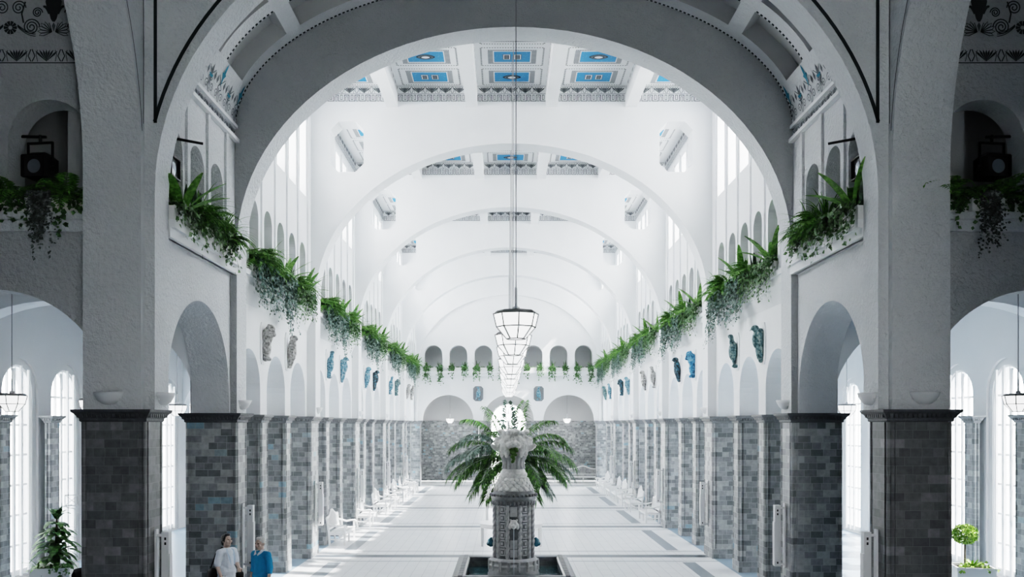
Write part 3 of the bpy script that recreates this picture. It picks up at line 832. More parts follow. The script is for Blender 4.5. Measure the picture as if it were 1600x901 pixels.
# ------------------------------------------------------------------ stone piers
def pier(x0, x1, y0, y1, label, dark=False, name='stone_pier', plinth=True):
    cx, cy = (x0 + x1) / 2, (y0 + y1) / 2; a, b = (x1 - x0) / 2, (y1 - y0) / 2
    ms, mc = (M['stone'], M['cap']) if not dark else (M['stone_mid'], M['cap_shade']) if dark == 2 else (M['stone_shade'], M['cap_shade'])
    t = thing(name, label, 'pillar', (cx, cy, 0), 0, 'stone piers')
    mb = MB(); mb.box(-a + .03, a - .03, -b + .03, b - .03, 0, 4.1)
    e = .13 if min(a, b) > .3 else .09
    mb.box(-a + e, a - e, -b + .008, b - .008, 0, 4.08); mb.box(-a + .008, a - .008, -b + e, b - e, 0, 4.08)
    for sx in (-1, 1):
        for sy in (-1, 1): mb.tube([(sx * (a - .04), sy * (b - .04), 0), (sx * (a - .04), sy * (b - .04), 4.08)], .04, 8)
    if plinth: mb.box(-a, a, -b, b, 0, .3)
    mb.build('shaft', ms, t)
    mb = MB()
    prof = [(0, 4.05), (.015, 4.07), (.015, 4.1), (.03, 4.12), (.075, 4.18), (.11, 4.21), (.115, 4.25), (0, 4.25)]
    for (o0, z0), (o1, z1) in zip(prof, prof[1:]):
        q0 = [(-a - o0, -b - o0, z0), (a + o0, -b - o0, z0), (a + o0, b + o0, z0), (-a - o0, b + o0, z0)]
        q1 = [(-a - o1, -b - o1, z1), (a + o1, -b - o1, z1), (a + o1, b + o1, z1), (-a - o1, b + o1, z1)]
        for k in range(4): mb.quad(q0[k], q0[(k + 1) % 4], q1[(k + 1) % 4], q1[k])
    # carved leaf tips under the cornice
    for sy in (-1, 1):
        n = max(3, int(2 * a / .075))
        for k in range(n): mb.box(-a + 2 * a * (k + .2) / n, -a + 2 * a * (k + .8) / n, sy * b + min(0, sy * .075), sy * b + max(0, sy * .075), 4.12, 4.185)
    for sx in (-1, 1):
        n = max(3, int(2 * b / .075))
        for k in range(n): mb.box(sx * a + min(0, sx * .075), sx * a + max(0, sx * .075), -b + 2 * b * (k + .2) / n, -b + 2 * b * (k + .8) / n, 4.12, 4.185)
    mb.build('capital', mc, t)
    return t
for s, sd in SIDES:
    def P(xa, xb, ya, yb, lab, dark=False, **k): return pier(min(s * xa, s * xb), max(s * xa, s * xb), ya, yb, lab, dark, **k)
    P(6.0, 7.06, 14.5, 15.24, 'broad shaded stone-clad pier nearest the camera on the %s' % sd, True)
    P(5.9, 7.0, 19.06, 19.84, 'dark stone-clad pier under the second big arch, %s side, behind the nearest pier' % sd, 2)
    n = 0
    for i, (a, b) in enumerate(BAYS):
        yc = (a + b) / 2
        for k in (-1.225, 1.225):
            P(6.14, 6.92, yc + k - .34, yc + k + .34, 'slim grey stone pier of the %s arcade, %s beyond the second big arch' % (sd, ORD[n])); n += 1
        if i < 4: P(6.0, 6.9, b - .23, b + .93, 'wide grey stone pier carrying the %s nave arch, %s side' % (ORD[i], sd))
    P(5.75, 6.45, YE - .3, YE + .6, 'stone corner pier where the %s arcade meets the end wall' % sd)
    P(1.95, 2.32, YE - .06, YE + .62, 'narrow stone pier beside the middle end wall arch, %s side' % sd)
    for k, y in enumerate([(BAYS[0][0] + BAYS[0][1]) / 2 + q for q in (-3.6, -1.225, 1.225)] + [27.35]):
        P(XA - .3, XA - .125, y - .46, y + .06, 'flat stone pilaster between %s aisle windows, %s from the front' % (sd, ORD[k]), name='stone_pilaster')

# ------------------------------------------------------------------ wall sconces
def sconce(label, loc, rz):
    t = thing('wall_sconce', label, 'lamp', loc, rz, 'bowl sconces above the stone caps')
    mb = MB(); prof = [(.02, -.2), (.1, -.19), (.17, -.14), (.22, -.06), (.245, 0), (.23, .005), (.2, -.06), (.1, -.15)]
    mb.lathe(prof, 20, (0, 0, 0), 0, PI, 2 * PI, sy=.85); mb.build('bowl', M['sconce'], t)
    mb = MB(); mb.box(-.2, .2, -.03, 0, -.12, -.02); mb.build('mount', M['white_metal'], t)
    return t
S0 = None
for s, sd in SIDES:
    spots = [((s * 6.6, 14.5, 4.53), 0, 'pale half-bowl sconce on the front face of the nearest %s pier' % sd),
             ((s * 5.91, 14.95, 4.53), -s * PI / 2, 'pale half-bowl sconce on the inner face of the nearest %s pier' % sd),
             ((s * 5.91, 19.45, 4.53), -s * PI / 2, 'pale half-bowl sconce on the second big arch, %s side' % sd)]
    spots += [((s * 5.97, BAYS[i][1] + .35, 4.53), -s * PI / 2, 'pale half-bowl sconce under the %s nave arch, %s side' % (ORD[i], sd)) for i in range(4)]
    for loc, rz, lab in spots:
        if S0 is None: S0 = sconce(lab, loc, rz)
        else: dup(S0, loc, rz, lab)

# column loudspeakers
def speaker(label, loc, rz):
    t = thing('column_loudspeaker', label, 'loudspeaker', loc, rz, 'white column loudspeakers on the piers')
    mb = MB(); mb.box(-.07, .07, -.24, -.12, -.66, .66); mb.box(-.06, .06, -.255, -.24, -.64, .3); cs = mb.build('case', M['white_metal'], t)
    mb = MB()
    for z in (.6, -.62): mb.box(-.03, .03, -.16, 0, z - .02, z + .02)
    mb.box(-.05, .05, -.03, 0, -.7, .7)
    mb.build('bracket', M['white_metal'], t)
    for z in (.55, .47, -.58): mb = MB(); mb.box(-.074, .074, -.2, -.17, z - .022, z + .022); mb.build('socket', M['black'], cs)
    return t
K0 = None
for s, sd in SIDES:
    sp = [(5.985, 14.87, 1.57, 'white column loudspeaker on the nearest %s pier' % sd), (5.89, 19.45, 1.6, 'white column loudspeaker on the pier of the second big arch, %s side' % sd)]
    sp += [(6.0, BAYS[i][1] + .35, 1.6, 'white column loudspeaker on the pier of the %s nave arch, %s side' % (ORD[i], sd)) for i in range(4)]
    for x, y, z, lab in sp:
        if K0 is None: K0 = speaker(lab, (s * x, y, z), -s * PI / 2)
        else: dup(K0, (s * x, y, z), -s * PI / 2, lab)

# ------------------------------------------------------------------ hanging lanterns
def lantern(label, loc, rodtop, sc=1.0, group='octagonal lanterns along the nave'):
    t = thing('hanging_lantern', label, 'lamp', loc, R(7), group)
    tiers = [(.43, .466), (.37, .222), (.178, 0)]
    pt = lambda r, z, k: (sc * r * math.sin(2 * PI * k / 8), -sc * r * math.cos(2 * PI * k / 8), sc * z)
    g = MB()
    for (r0, z0), (r1, z1) in zip(tiers, tiers[1:]):
        for k in range(8): g.quad(pt(r0 * .97, z0, k), pt(r0 * .97, z0, k + 1), pt(r1 * .97, z1, k + 1), pt(r1 * .97, z1, k))
    g.add([pt(.17, .01, k) for k in range(8)], [tuple(range(8))])
    g.build('shade', M['lampglass'], t)
    b = MB()
    for i, (r, z) in enumerate(tiers):
        for k in range(8): b.bar(pt(r, z, k), pt(r, z, k + 1), .02 * sc, .02 * sc)
    for (r0, z0), (r1, z1) in zip(tiers, tiers[1:]):
        for k in range(8): b.bar(pt(r0, z0, k), pt(r1, z1, k), .02 * sc, .02 * sc)
    for k in range(8): b.quad(pt(.43, .466, k), pt(.43, .466, k + 1), pt(.36, .53, k + 1), pt(.36, .53, k))
    b.add([pt(.36, .53, k) for k in range(8)], [tuple(range(8))])
    b.build('frame', M['frame'], t)
    c = MB(); c.lathe([(.07 * sc, .53 * sc), (.07 * sc, .6 * sc), (.025 * sc, .62 * sc), (.025 * sc, .95 * sc), (.012, .98 * sc)], 10)
    c.build('canopy', M['white_metal'], t)
    rod = MB(); rod.tube([(0, 0, .9 * sc), (0, 0, rodtop - loc[2])], .009, 6)
    rod.build('rod', M['frame'], t)
    return t
L0 = lantern('white octagonal lantern hanging nearest the camera, under the first vault', (.017, 16.9, 5.62), VZ + VB)
L1 = None
for k in range(1, 10):
    y = 16.9 + 3.95 * k
    lab = 'white octagonal nave lantern, %s in the row behind the nearest one' % ORD[k - 1]
    loc = (0, y, 5.64 + (.035 if k % 2 == 0 else -.02))
    L1 = lantern(lab, loc, 14.2) if L1 is None else dup(L1, loc, R(7), lab)
A0 = None
for s, sd in SIDES:
    for k, y in enumerate((16.9, 20.1, 25.4)):
        lab = 'small white lantern hanging in the %s aisle, %s from the front' % (sd, ORD[k])
        if A0 is None: A0 = lantern(lab, (s * 9.49, y, 4.25), 7.3, .64, 'small aisle lanterns')
        else: dup(A0, (s * 9.49, y, 4.25), R(7), lab)
for x, w in ((-3.95, 'left'), (3.97, 'right')): dup(A0, (x, 60.6, 4.12), R(7), 'small white lantern hanging inside the %s arch of the end wall' % w, 'small end wall lanterns')

# ------------------------------------------------------------------ benches and tables
def bench_mesh():
    W = .95
    fr = MB()
    for sx in (-1, 1):
        x = sx * (W - .04)
        fr.bar((x, -.26, 0), (x, -.26, .62), .06, .06); fr.bar((x, .24, 0), (x, .27, .5), .06, .06); fr.bar((x, .27, .45), (x, .34, .92), .06, .06)
        fr.tube([(x, -.34, .6), (x, -.28, .66), (x, -.15, .65), (x, .0, .62), (x, .15, .66), (x, .31, .7)], .033, 8)
        fr.bar((x, -.26, .2), (x, .24, .2), .04, .04); fr.bar((x, -.26, .38), (x, .25, .38), .04, .08)
    fr.bar((0, -.24, 0), (0, -.24, .4), .05, .05); fr.bar((0, .24, 0), (0, .25, .4), .05, .05)
    fr.box(-W, W, -.27, -.23, .33, .41); fr.box(-W, W, .22, .26, .33, .41); fr.box(-W, W, -.02, .02, .16, .2)
    seat = MB()
    for k in range(6): seat.box(-W, W, -.3 + .095 * k, -.3 + .095 * k + .08, .41, .44)
    bk = MB()
    top = lambda x: .9 + .2 * math.exp(-(x / .42) ** 2)
    yb = lambda z: .26 + .08 * (z - .44) / .5
    n = 24; P = [(-W + 2 * W * i / n) for i in range(n + 1)]
    for a, b in zip(P, P[1:]): bk.bar((a, yb(top(a)), top(a)), (b, yb(top(b)), top(b)), .035, .09, up=(0, 0, 1))
    bk.bar((-W, yb(.54), .54), (W, yb(.54), .54), .035, .07)
    n = 19
    for i in range(n):
        x = -W + .05 + (2 * W - .1) * i / (n - 1); bk.bar((x, yb(.54), .54), (x, yb(top(x)), top(x)), .045, .02)
    return [('frame', fr.mesh('frame', M['white'])), ('seat', seat.mesh('seat', M['white'])), ('backrest', bk.mesh('backrest', M['white']))]
BM = bench_mesh()
def bench(label, loc, rz, group):
    t = thing('garden_bench', label, 'bench', loc, rz, group)
    for n, me in BM:
        o = bpy.data.objects.new(n, me); C.objects.link(o); o.parent = t
    return t
for k, y in enumerate((29.7, 35.2, 39.8, 43.1, 46.5, 49.7, 52.6)):
    bench('white wooden bench with curved back along the left arcade, %s from the front' % ORD[k], (-5.78, y + .95, 0), PI / 2, 'white benches along the left arcade')
for k, y in enumerate((36.4, 41.0, 43.9, 46.5, 49.0, 51.9, 54.6)):
    bench('white wooden bench with curved back along the right arcade, %s from the front' % ORD[k], (5.8, y + .95, 0), -PI / 2, 'white benches along the right arcade')
for k, x in enumerate((3.15, 5.08)):
    bench('white slatted bench in the right end wall arch, %s one' % ('left' if k == 0 else 'right'), (x, 60.8, .1), 0, 'benches in the end wall arch')
for x in (-3.95, 3.97):
    L = bpy.data.lights.new('lamp_light', 'POINT'); L.energy = 70; L.shadow_soft_size = .2
    o = bpy.data.objects.new('lamp_light', L); C.objects.link(o); o.location = (x, 60.2, 3.9)
def table(label, loc):
    t = thing('octagonal_table', label, 'table', loc, R(22.5), 'white octagonal tables')
    mb = MB(); oc = [(1.12 * math.cos(2 * PI * k / 8), 1.12 * math.sin(2 * PI * k / 8)) for k in range(8)]
    ic = [(.62 * math.cos(2 * PI * k / 8), .62 * math.sin(2 * PI * k / 8)) for k in range(8)]
    mb.panel(oc, [ic], .71, .75, lambda u, v, w: (u, v, w))
    mb.build('tabletop', M['white'], t)
    mb = MB()
    for k in range(8):
        a, b = oc[k], oc[(k + 1) % 8]; mb.bar((a[0] * .96, a[1] * .96, .66), (b[0] * .96, b[1] * .96, .66), .03, .1)
    mb.build('apron', M['white'], t)
    for k in range(8):
        mb = MB(); a = oc[k]; mb.bar((a[0] * .93, a[1] * .93, 0), (a[0] * .93, a[1] * .93, .71), .07, .07); mb.build('leg', M['white'], t)
    return t
T0 = table('white octagonal ring table right behind the fountain', (0, 29.9, 0))
dup(T0, (0, 37.1, 0), R(22.5), 'white octagonal ring table farther back, partly hidden by the fountain')

# ------------------------------------------------------------------ fountain
FY = 21.4
ft = thing('fountain', 'carved ceramic fountain column with lion heads standing in a rectangular pool', 'fountain', (.01, FY, 0))
mb = MB()
X0, X1, B0, B1 = 1.12, 1.36, -1.75, 1.55
fb = lambda u, v, w: (u, v, w)
mb.panel(rect(-X1 + .05, X1 - .05, B0 + .05, B1 - .05), [rect(-X0, X0, B0 + .28, B1 - .26)], 0, .58, fb); mb.build('basin_wall', M['basin'], ft)
mb = MB()
xo, xi, y0, y1, yi0, yi1 = X1, X0 - .03, B0, B1, B0 + .25, B1 - .29
def ringp(o, z): return [(-xo - o, y0 - o, z), (xo + o, y0 - o, z), (xo + o, y1 + o, z), (-xo - o, y1 + o, z)]
def ringi(o, z): return [(-xi + o, yi0 + o, z), (xi - o, yi0 + o, z), (xi - o, yi1 - o, z), (-xi + o, yi1 - o, z)]
rs = [ringi(0, .56), ringp(0, .56), ringp(.03, .6), ringp(0, .65), ringp(-.04, .67), ringi(-.04, .67), ringi(0, .65), ringi(0, .56)]
for a, b in zip(rs, rs[1:]):
    for k in range(4): mb.quad(a[k], a[(k + 1) % 4], b[(k + 1) % 4], b[k])
for sx in (-1, 1):
    for k in range(26):
        y = y0 + .1 + (y1 - y0 - .2) * k / 25; mb.box(sx * (xo - .17) - .05, sx * (xo - .17) + .05, y - .045, y + .045, .665, .69)
mb.build('basin_rim', M['rim'], ft)
mb = MB(); mb.quad((-X0, B0 + .2, .42), (X0, B0 + .2, .42), (X0, B1 - .2, .42), (-X0, B1 - .2, .42)); mb.build('water', M['water'], ft)
mb = MB()
prof = [(.62, 0), (.62, .47), (.6, .5), (.6, .56), (.585, .58), (.585, .66), (.6, .68), (.585, .7), (.56, .72), (.56, .77), (.58, .79), (.57, .82), (.5, .86)]
mb.lathe(prof, 48)
for k in range(16):
    a = 2 * PI * (k + .5) / 16
    for rr, z0, z1 in ((.585, .57, .8),): mb.tube([(rr * math.sin(a), -rr * math.cos(a), z0), (rr * math.sin(a), -rr * math.cos(a), z1)], .035, 8)
mb.build('plinth', M['fountain'], ft)
mb = MB(); mb.lathe([(.44, .8), (.44, 2.13), (.46, 2.14)], 48); mb.build('shaft', M['fountain_dark'], ft)
def twist(n=8, H=1.27, r=.042):
    mb = MB(); rings = 44; ns = 16; vs = []
    for i in range(rings + 1):
        z = H * i / rings
        for j in range(ns):
            a = 2 * PI * j / ns; rr = r * (1 + .28 * math.cos(3 * (a - z * 16)))
            vs.append((rr * math.cos(a), rr * math.sin(a), z))
    mb.add(vs, [(i * ns + j, i * ns + (j + 1) % ns, (i + 1) * ns + (j + 1) % ns, (i + 1) * ns + j) for i in range(rings) for j in range(ns)], 0, True)
    return mb.mesh('colonnette', M['fountain'])
TW = twist()
for a in (18, 50, 76, 104, 130, 162, 198, 230, 256, 284, 310, 342):
    o = bpy.data.objects.new('colonnette', TW); C.objects.link(o); o.parent = ft
    o.location = (.465 * math.sin(R(a)), -.465 * math.cos(R(a)), .85)
tm = MB()
for k in range(6):
    z = .93 + .2 * k
    for (h, y0_, mi) in ((.085, -.02, 0), (.055, -.032, 1), (.03, -.045, 0)): tm.box(-h * .8, h * .8, y0_, .03, z + .085 - h, z + .085 + h, mi)
TMm = tm.mesh('tile_panel', [M['fountain'], M['fountain_dark']])
for a in (34, 146, 214, 326):
    o = bpy.data.objects.new('tile_panel', TMm); C.objects.link(o); o.parent = ft
    o.location = (.45 * math.sin(R(a)), -.45 * math.cos(R(a)), 0); o.rotation_euler = (0, 0, R(a))
mb = MB()
for z0, z1 in ((.9, 1.08), (1.1, 1.3), (1.85, 2.08)): mb.box(-.085, .085, -.455, -.4, z0, z1)
mb.build('front_panel', M['fountain'], ft)
mb = MB()   # front lion mask
mb.ell((0, -.49, 1.68), (.1, .07, .11)); mb.ell((0, -.56, 1.65), (.055, .05, .045)); mb.ell((0, -.55, 1.6), (.04, .04, .03))
for sx in (-1, 1): mb.ell((sx * .075, -.49, 1.775), (.03, .025, .03)); mb.ell((sx * .045, -.555, 1.71), (.02, .02, .015)); mb.ell((sx * .09, -.47, 1.63), (.04, .05, .08))
lm = remesh(mb, 'lion_mask', M['fountain_pale'], .012, 2, ft)
mb = MB(); mb.tube([(0, -.59, 1.6), (0, -.6, 1.5), (0, -.6, .43)], [.008, .009, .012], 6); mb.build('water_jet', M['spray'], lm)
for sx in (-1, 1):
    mb = MB(); mb.ell((sx * .54, -.02, 1.2), (.085, .09, .11)); mb.ell((sx * .6, -.03, 1.17), (.05, .05, .05)); mb.ell((sx * .53, -.05, 1.29), (.04, .04, .04)); mb.ell((sx * .46, 0, 1.2), (.08, .09, .1))
    remesh(mb, 'side_spout_head', M['teal'], .015, 2, ft)
mb = MB()   # leaf crown over the shaft
mb.lathe([(.46, 2.1), (.5, 2.16), (.535, 2.26), (.535, 2.3), (.52, 2.36), (.49, 2.4), (.47, 2.44), (.44, 2.46)], 48)
for k in range(32):
    a = 2 * PI * k / 32
    for z, r0, h in ((2.1, .5, .13), (2.31, .545, .07)):
        c_, s_ = math.cos(a), math.sin(a); mb.ell((r0 * s_, -r0 * c_, z + h / 2), (.035, .035, h / 2), 8, 6)
mb.build('leaf_band', M['fountain_dark'], ft)
mb = MB()   # scaled cone
mb.lathe([(.47, 2.44), (.335, 2.72), (.315, 2.77), (.33, 2.79), (.33, 2.84), (.29, 2.88), (.28, 2.92), (.26, 2.95)], 48)
for r_ in range(4):
    for k in range(18):
        a = 2 * PI * (k + .5 * (r_ % 2)) / 18; z = 2.49 + .07 * r_; rr = .47 - .135 * (z - 2.44) / .28 + .012
        rm = Matrix.Rotation(a, 3, 'Z') @ Matrix.Rotation(R(-25), 3, 'X')
        mb.ell((rr * math.sin(a), -rr * math.cos(a), z), (.065, .022, .06), 8, 6, 0, rm)
mb.build('scale_cone', M['fountain_pale'], ft)
mb = MB()   # fluted neck
mb.lathe([(.26, 2.94), (.23, 3.02), (.225, 3.12), (.25, 3.22), (.3, 3.3)], 32)
for k in range(14):
    a = 2 * PI * k / 14
    mb.tube([(r_ * math.sin(a), -r_ * math.cos(a), z) for r_, z in ((.255, 2.96), (.235, 3.05), (.24, 3.15), (.29, 3.28))], [.04, .032, .035, .045], 8)
mb.build('neck', M['fountain'], ft)
mb = MB()   # cluster of lion heads
mb.ell((0, 0, 3.52), (.3, .3, .33), 16, 12)
for k in range(4):
    a = R(90 * k)
    rm = Matrix.Rotation(a, 3, 'Z')
    def E(c, r): mb.ell(rm @ Vector(c), r if k % 2 == 0 else (r[1], r[0], r[2]), 12, 8)
    E((0, -.2, 3.58), (.25, .16, .24)); E((0, -.37, 3.56), (.1, .1, .075)); E((0, -.34, 3.66), (.05, .12, .06)); E((0, -.42, 3.6), (.05, .04, .035))
    for sx in (-1, 1):
        E((sx * .1, -.35, 3.52), (.075, .08, .07)); E((sx * .12, -.31, 3.7), (.07, .05, .04)); E((sx * .2, -.2, 3.78), (.07, .06, .08))
        E((sx * .22, -.22, 3.5), (.07, .1, .18)); E((sx * .17, -.27, 3.36), (.06, .07, .14)); E((sx * .28, -.12, 3.6), (.06, .1, .16)); E((sx * .09, -.3, 3.83), (.08, .08, .06))
    E((sx * 0, -.3, 3.4), (.09, .06, .04))
for sx in (-1, 1): mb.tube([(sx * .3, -.1, 3.46), (sx * .42, -.14, 3.45), (sx * .5, -.15, 3.5), (sx * .53, -.15, 3.53)], [.08, .07, .05, .03], 8)
mb.ell((0, 0, 3.84), (.16, .16, .07))
cap_ = remesh(mb, 'lion_head_capital', M['fountain_pale'], .018, 1, ft, disp=.05, dscale=.05)
mb = MB()
for k in range(14):
    rg = random.Random(k); mb.ell((rg.uniform(-.07, .07), -.36 + rg.uniform(-.03, .02), 3.44 - .024 * k), (.065 - .003 * k, .05, .035), 8, 6)
remesh(mb, 'algae_growth', M['algae'], .014, 1, cap_, disp=.03, dscale=.03)

# ------------------------------------------------------------------ foliage
def kite(mb, p, d, n, L, W, mi=0, bend=.2):
    d = d.normalized(); r = d.cross(n)
    if r.length < 1e-4: r = Vector((1, 0, 0))
    r = r.normalized(); n = r.cross(d)
    mb.add([p, p + d * (L * .45) + r * (W / 2), p + d * L - n * (L * bend), p + d * (L * .45) - r * (W / 2)], [(0, 1, 2), (0, 2, 3)], mi)
def ivy(mb, rg, W, drop, ns, z=0., y=-.16, mi=0, leaf=.075, dens=.05):
    for k in range(ns):
        x = rg.uniform(-W / 2, W / 2); L = drop * rg.choice((.35, .5, .6, .75, 1.0)) * rg.uniform(.7, 1.1)
        p = Vector((x, y + .1 + rg.uniform(-.05, .1), z + rg.uniform(.0, .12))); t = 0
        dirx = rg.uniform(-.25, .25); out = rg.uniform(.15, .5)
        while t < L:
            if t < .14: p += Vector((dirx * dens, -dens * 1.1, dens * .3))
            else: p += Vector((dirx * dens * .6 + rg.uniform(-.02, .02), -dens * .12 * out + rg.uniform(-.012, .01), -dens))
            t += dens
            if rg.random() < .93 - .35 * t / max(L, .1):
                s_ = leaf * rg.uniform(.6, 1.25)
                d = Vector((rg.uniform(-1, 1), rg.uniform(-.7, .1), rg.uniform(-1.1, .2)))
                kite(mb, p + Vector((rg.uniform(-.04, .04), rg.uniform(-.05, .02), rg.uniform(-.03, .03))), d, Vector((rg.uniform(-.5, .5), -1, rg.uniform(-.2, .9))), s_, s_ * .85, mi)
def fern(mb, rg, n, L, z=0., c=(0, 0), mi=0, tilt=.0):
    mb.ell((c[0], c[1], z), (.07, .07, .06), 8, 6, mi)
    for k in range(n):
        a = 2 * PI * k / n + rg.uniform(-.3, .3); el = rg.uniform(.5, 1.25); l = L * rg.uniform(.7, 1.1)
        h = Vector((math.cos(a), math.sin(a) - tilt, 0)).normalized(); p = Vector((c[0], c[1], z)); seg = 13
        vel = h * math.cos(el) + Vector((0, 0, math.sin(el))); sp = [p.copy()]
        for i in range(seg):
            q = p + vel * (l / seg); side = vel.cross(Vector((0, 0, 1))); side = side.normalized() if side.length > 1e-3 else Vector((1, 0, 0))
            t = (i + 1) / seg; ll = l * .24 * math.sin(PI * min(1, .15 + t * .85)) + .02
            up = side.cross(vel).normalized()
            for sg in (-1, 1): kite(mb, q, (side * sg + vel * .5 - up * .15), up, ll, ll * .38, mi, .12)
            p = q; sp.append(p.copy()); vel = (vel + Vector((0, 0, -.13 - .08 * t)) + h * .02).normalized()
        mb.tube(sp[::3] + [sp[-1]], .006, 3, mi)
        kite(mb, p, vel, Vector((0, 0, 1)), .08, .04, mi)
def ribbons(mb, rg, n, L, W, z, c, mi, el=(.9, 1.45), droop=.12, seg=6, wild=1.):
    for k in range(n):
        a = 2 * PI * k / n + rg.uniform(-.5, .5) * wild; e = rg.uniform(*el); l = L * rg.uniform(.65, 1.1)
        h = Vector((math.cos(a), math.sin(a), 0)); p = Vector((c[0], c[1], z)) + h * .02; v = h * math.cos(e) + Vector((0, 0, math.sin(e)))
        sd_ = Vector((-h.y, h.x, 0)); vs = []
        for i in range(seg + 1):
            t = i / seg; w = W * (math.sin(PI * (.12 + .86 * t)) ** .6) * .5
            vs += [p + sd_ * w, p - sd_ * w + Vector((0, 0, 0))]
            p = p + v * (l / seg); v = (v + Vector((0, 0, -droop))).normalized()
        mb.add(vs, [(2 * i, 2 * i + 1, 2 * i + 3, 2 * i + 2) for i in range(seg)], mi)
def trough_mesh(W):
    mb = MB(); a = W / 2
    mb.panel(rect(-a, a, -.13, .13), [rect(-a + .025, a - .025, -.105, .105)], 0, .24, lambda u, v, w: (u, v, w))
    mb.box(-a + .02, a - .02, -.11, .11, .0, .2); mb.box(-a - .012, a + .012, -.142, -.128, .2, .245); mb.box(-a - .012, a + .012, .128, .142, .2, .245)
    return mb.mesh('trough', M['trough'])
TR = trough_mesh(1.0); TRS = trough_mesh(.6)
IVY = []; FERN = []; BL = []; GR = []; NEST = []
for k in range(5):
    rg = random.Random(100 + k); mb = MB(); ivy(mb, rg, 1.2, [1.3, 1.0, 1.15, .9, 1.5][k], 95, .2, -.17, 0, .085)
    IVY.append(mb.mesh('trailing_ivy', M['ivy_sky_tint'] if k % 2 == 0 else M['ivy'], False))
for k in range(3):
    rg = random.Random(200 + k); mb = MB(); fern(mb, rg, 18, [.85, 1.0, .75][k], .2, (rg.uniform(-.2, .2), -.05), 0, .35); FERN.append(mb.mesh('fern', M['fern'], False))
for k in range(2):
    rg = random.Random(300 + k); mb = MB(); ribbons(mb, rg, 8, .62, .075, .2, (.3 - .6 * k, 0), 0, (1.15, 1.5), .03); BL.append(mb.mesh('snake_plant', M['blade'], False))
    rg = random.Random(350 + k); mb = MB(); ribbons(mb, rg, 110, .85, .026, .22, (-.15 + .3 * k, -.04), 0, (.5, 1.4), .24, 8); GR.append(mb.mesh('grass_tuft', M['fern'], False))
    rg = random.Random(380 + k); mb = MB(); ribbons(mb, rg, 15, 1.0, .17, .2, (.1 - .2 * k, -.03), 0, (.55, 1.2), .1, 8); NEST.append(mb.mesh('nest_fern', M['fern'], False))
def planter(label, loc, rz, parts, group, trough=TR, sc=1.0):
    t = thing('planter', label, 'planter', loc, rz, group); t.scale = (sc, sc, sc)
    for me in [trough] + parts:
        o = bpy.data.objects.new(me.name.split('.')[0], me); C.objects.link(o); o.parent = t
    return t
for s, sd in SIDES:
    n = 0; rg = random.Random(7 + s)
    for i, (a, b) in enumerate(BAYS):
        for k, q in enumerate(NICHE):
            kind = (n + (0 if s < 0 else 2)) % 5
            up = [[FERN[1], FERN[0]], [GR[0], FERN[2]], [NEST[0]], [FERN[0], BL[1]], [GR[1], NEST[1]]][kind]
            des = ['feathery ferns', 'grass, fern', 'broad-leaved fern', 'fern, snake plant', 'grass, broad-leaved fern'][kind]
            planter('white trough of %s and trailing ivy, %s along the %s nave ledge' % (des, ORD[n], sd), (s * 6.06, (a + b) / 2 + q, ZL), -s * PI / 2,
                    [IVY[(n * 2 + (1 if s > 0 else 0)) % 5]] + up, 'planters on the %s nave ledge' % sd)
            n += 1
    # crossing bay
    short = []
    for k in range(3):
        rg = random.Random(400 + k + 10 * s); mb = MB(); ivy(mb, rg, 1.0, .75, 46, .2, -.17, 0, .1); short.append(mb.mesh('trailing_ivy', M['ivy'], False))
    for k, (y, up, des) in enumerate(((15.75, [NEST[0], BL[0]], 'a broad-leaved fern'), (16.86, [FERN[0], BL[1], GR[0]], 'fern and grass tufts'), (18.05, [GR[1], BL[0], FERN[2]], 'snake plant and drooping grass'))):
        planter('white trough with %s and ivy, %s crossing niches, %s from front' % (des, sd, ORD[k]), (s * 5.95, y, ZL), -s * PI / 2, [short[k]] + up, 'planters in the %s crossing niches' % sd)
    # transept front niche: two leafy pots and a silvery trailer
    x0 = s * 7.76
    for q, xx in ((0, x0 - .5), (1, x0 + .42)):
        rg = random.Random(440 + q + 10 * s); mb = MB(); ivy(mb, rg, .62, .75, 30, .2, -.15, 0, .1); me = mb.mesh('trailing_ivy', M['ivy'], False)
        planter('dark ivy and fern pot in the %s transept niche, %s end' % (sd, 'left' if q == 0 else 'right'), (xx, 14.95, ZL), 0, [me, FERN[q]], 'pots in the %s transept niche' % sd, TRS, .95)
    rg = random.Random(460 + s); mb = MB()
    for k in range(16): ivy(mb, rg, .34, 1.25, 3, .2, -.15, 0, .06, .03)
    planter('silvery trailing plant hanging from the middle of the %s transept niche' % sd, (x0 - .02, 14.8, ZL), 0, [mb.mesh('silver_trailer', M['silver'], False)], 'silvery trailing plants', TRS, .9)
# end wall niches: white trough with an ivy plant at either end
rg = random.Random(500); EI = []
for k in range(3):
    mb = MB()
    for sx in (-1, 1):
        m2 = MB(); ivy(m2, rg, .32, rg.uniform(.8, 1.25), 26, .2, -.15, 0, .1); ribbons(m2, rg, 7, .5, .06, .2, (0, 0), 0, (.9, 1.45), .06)
        mb.add([(v[0] + sx * .42, v[1], v[2]) for v in m2.v], m2.f, 0)
    for q in range(6): kite(mb, Vector((rg.uniform(-.2, .2), 0, .22)), Vector((rg.uniform(-1, 1), -.3, 1)), Vector((0, -1, 0)), .12, .1)
    EI.append(mb.mesh('trailing_ivy', M['ivy'], False))
for k in range(7):
    planter('white trough with two ivy plants, end wall niche %s from the left' % ORD[k], (1.64 * (k - 3), YE + .02, ZL), 0, [EI[k % 3]], 'planters in the end wall niches')

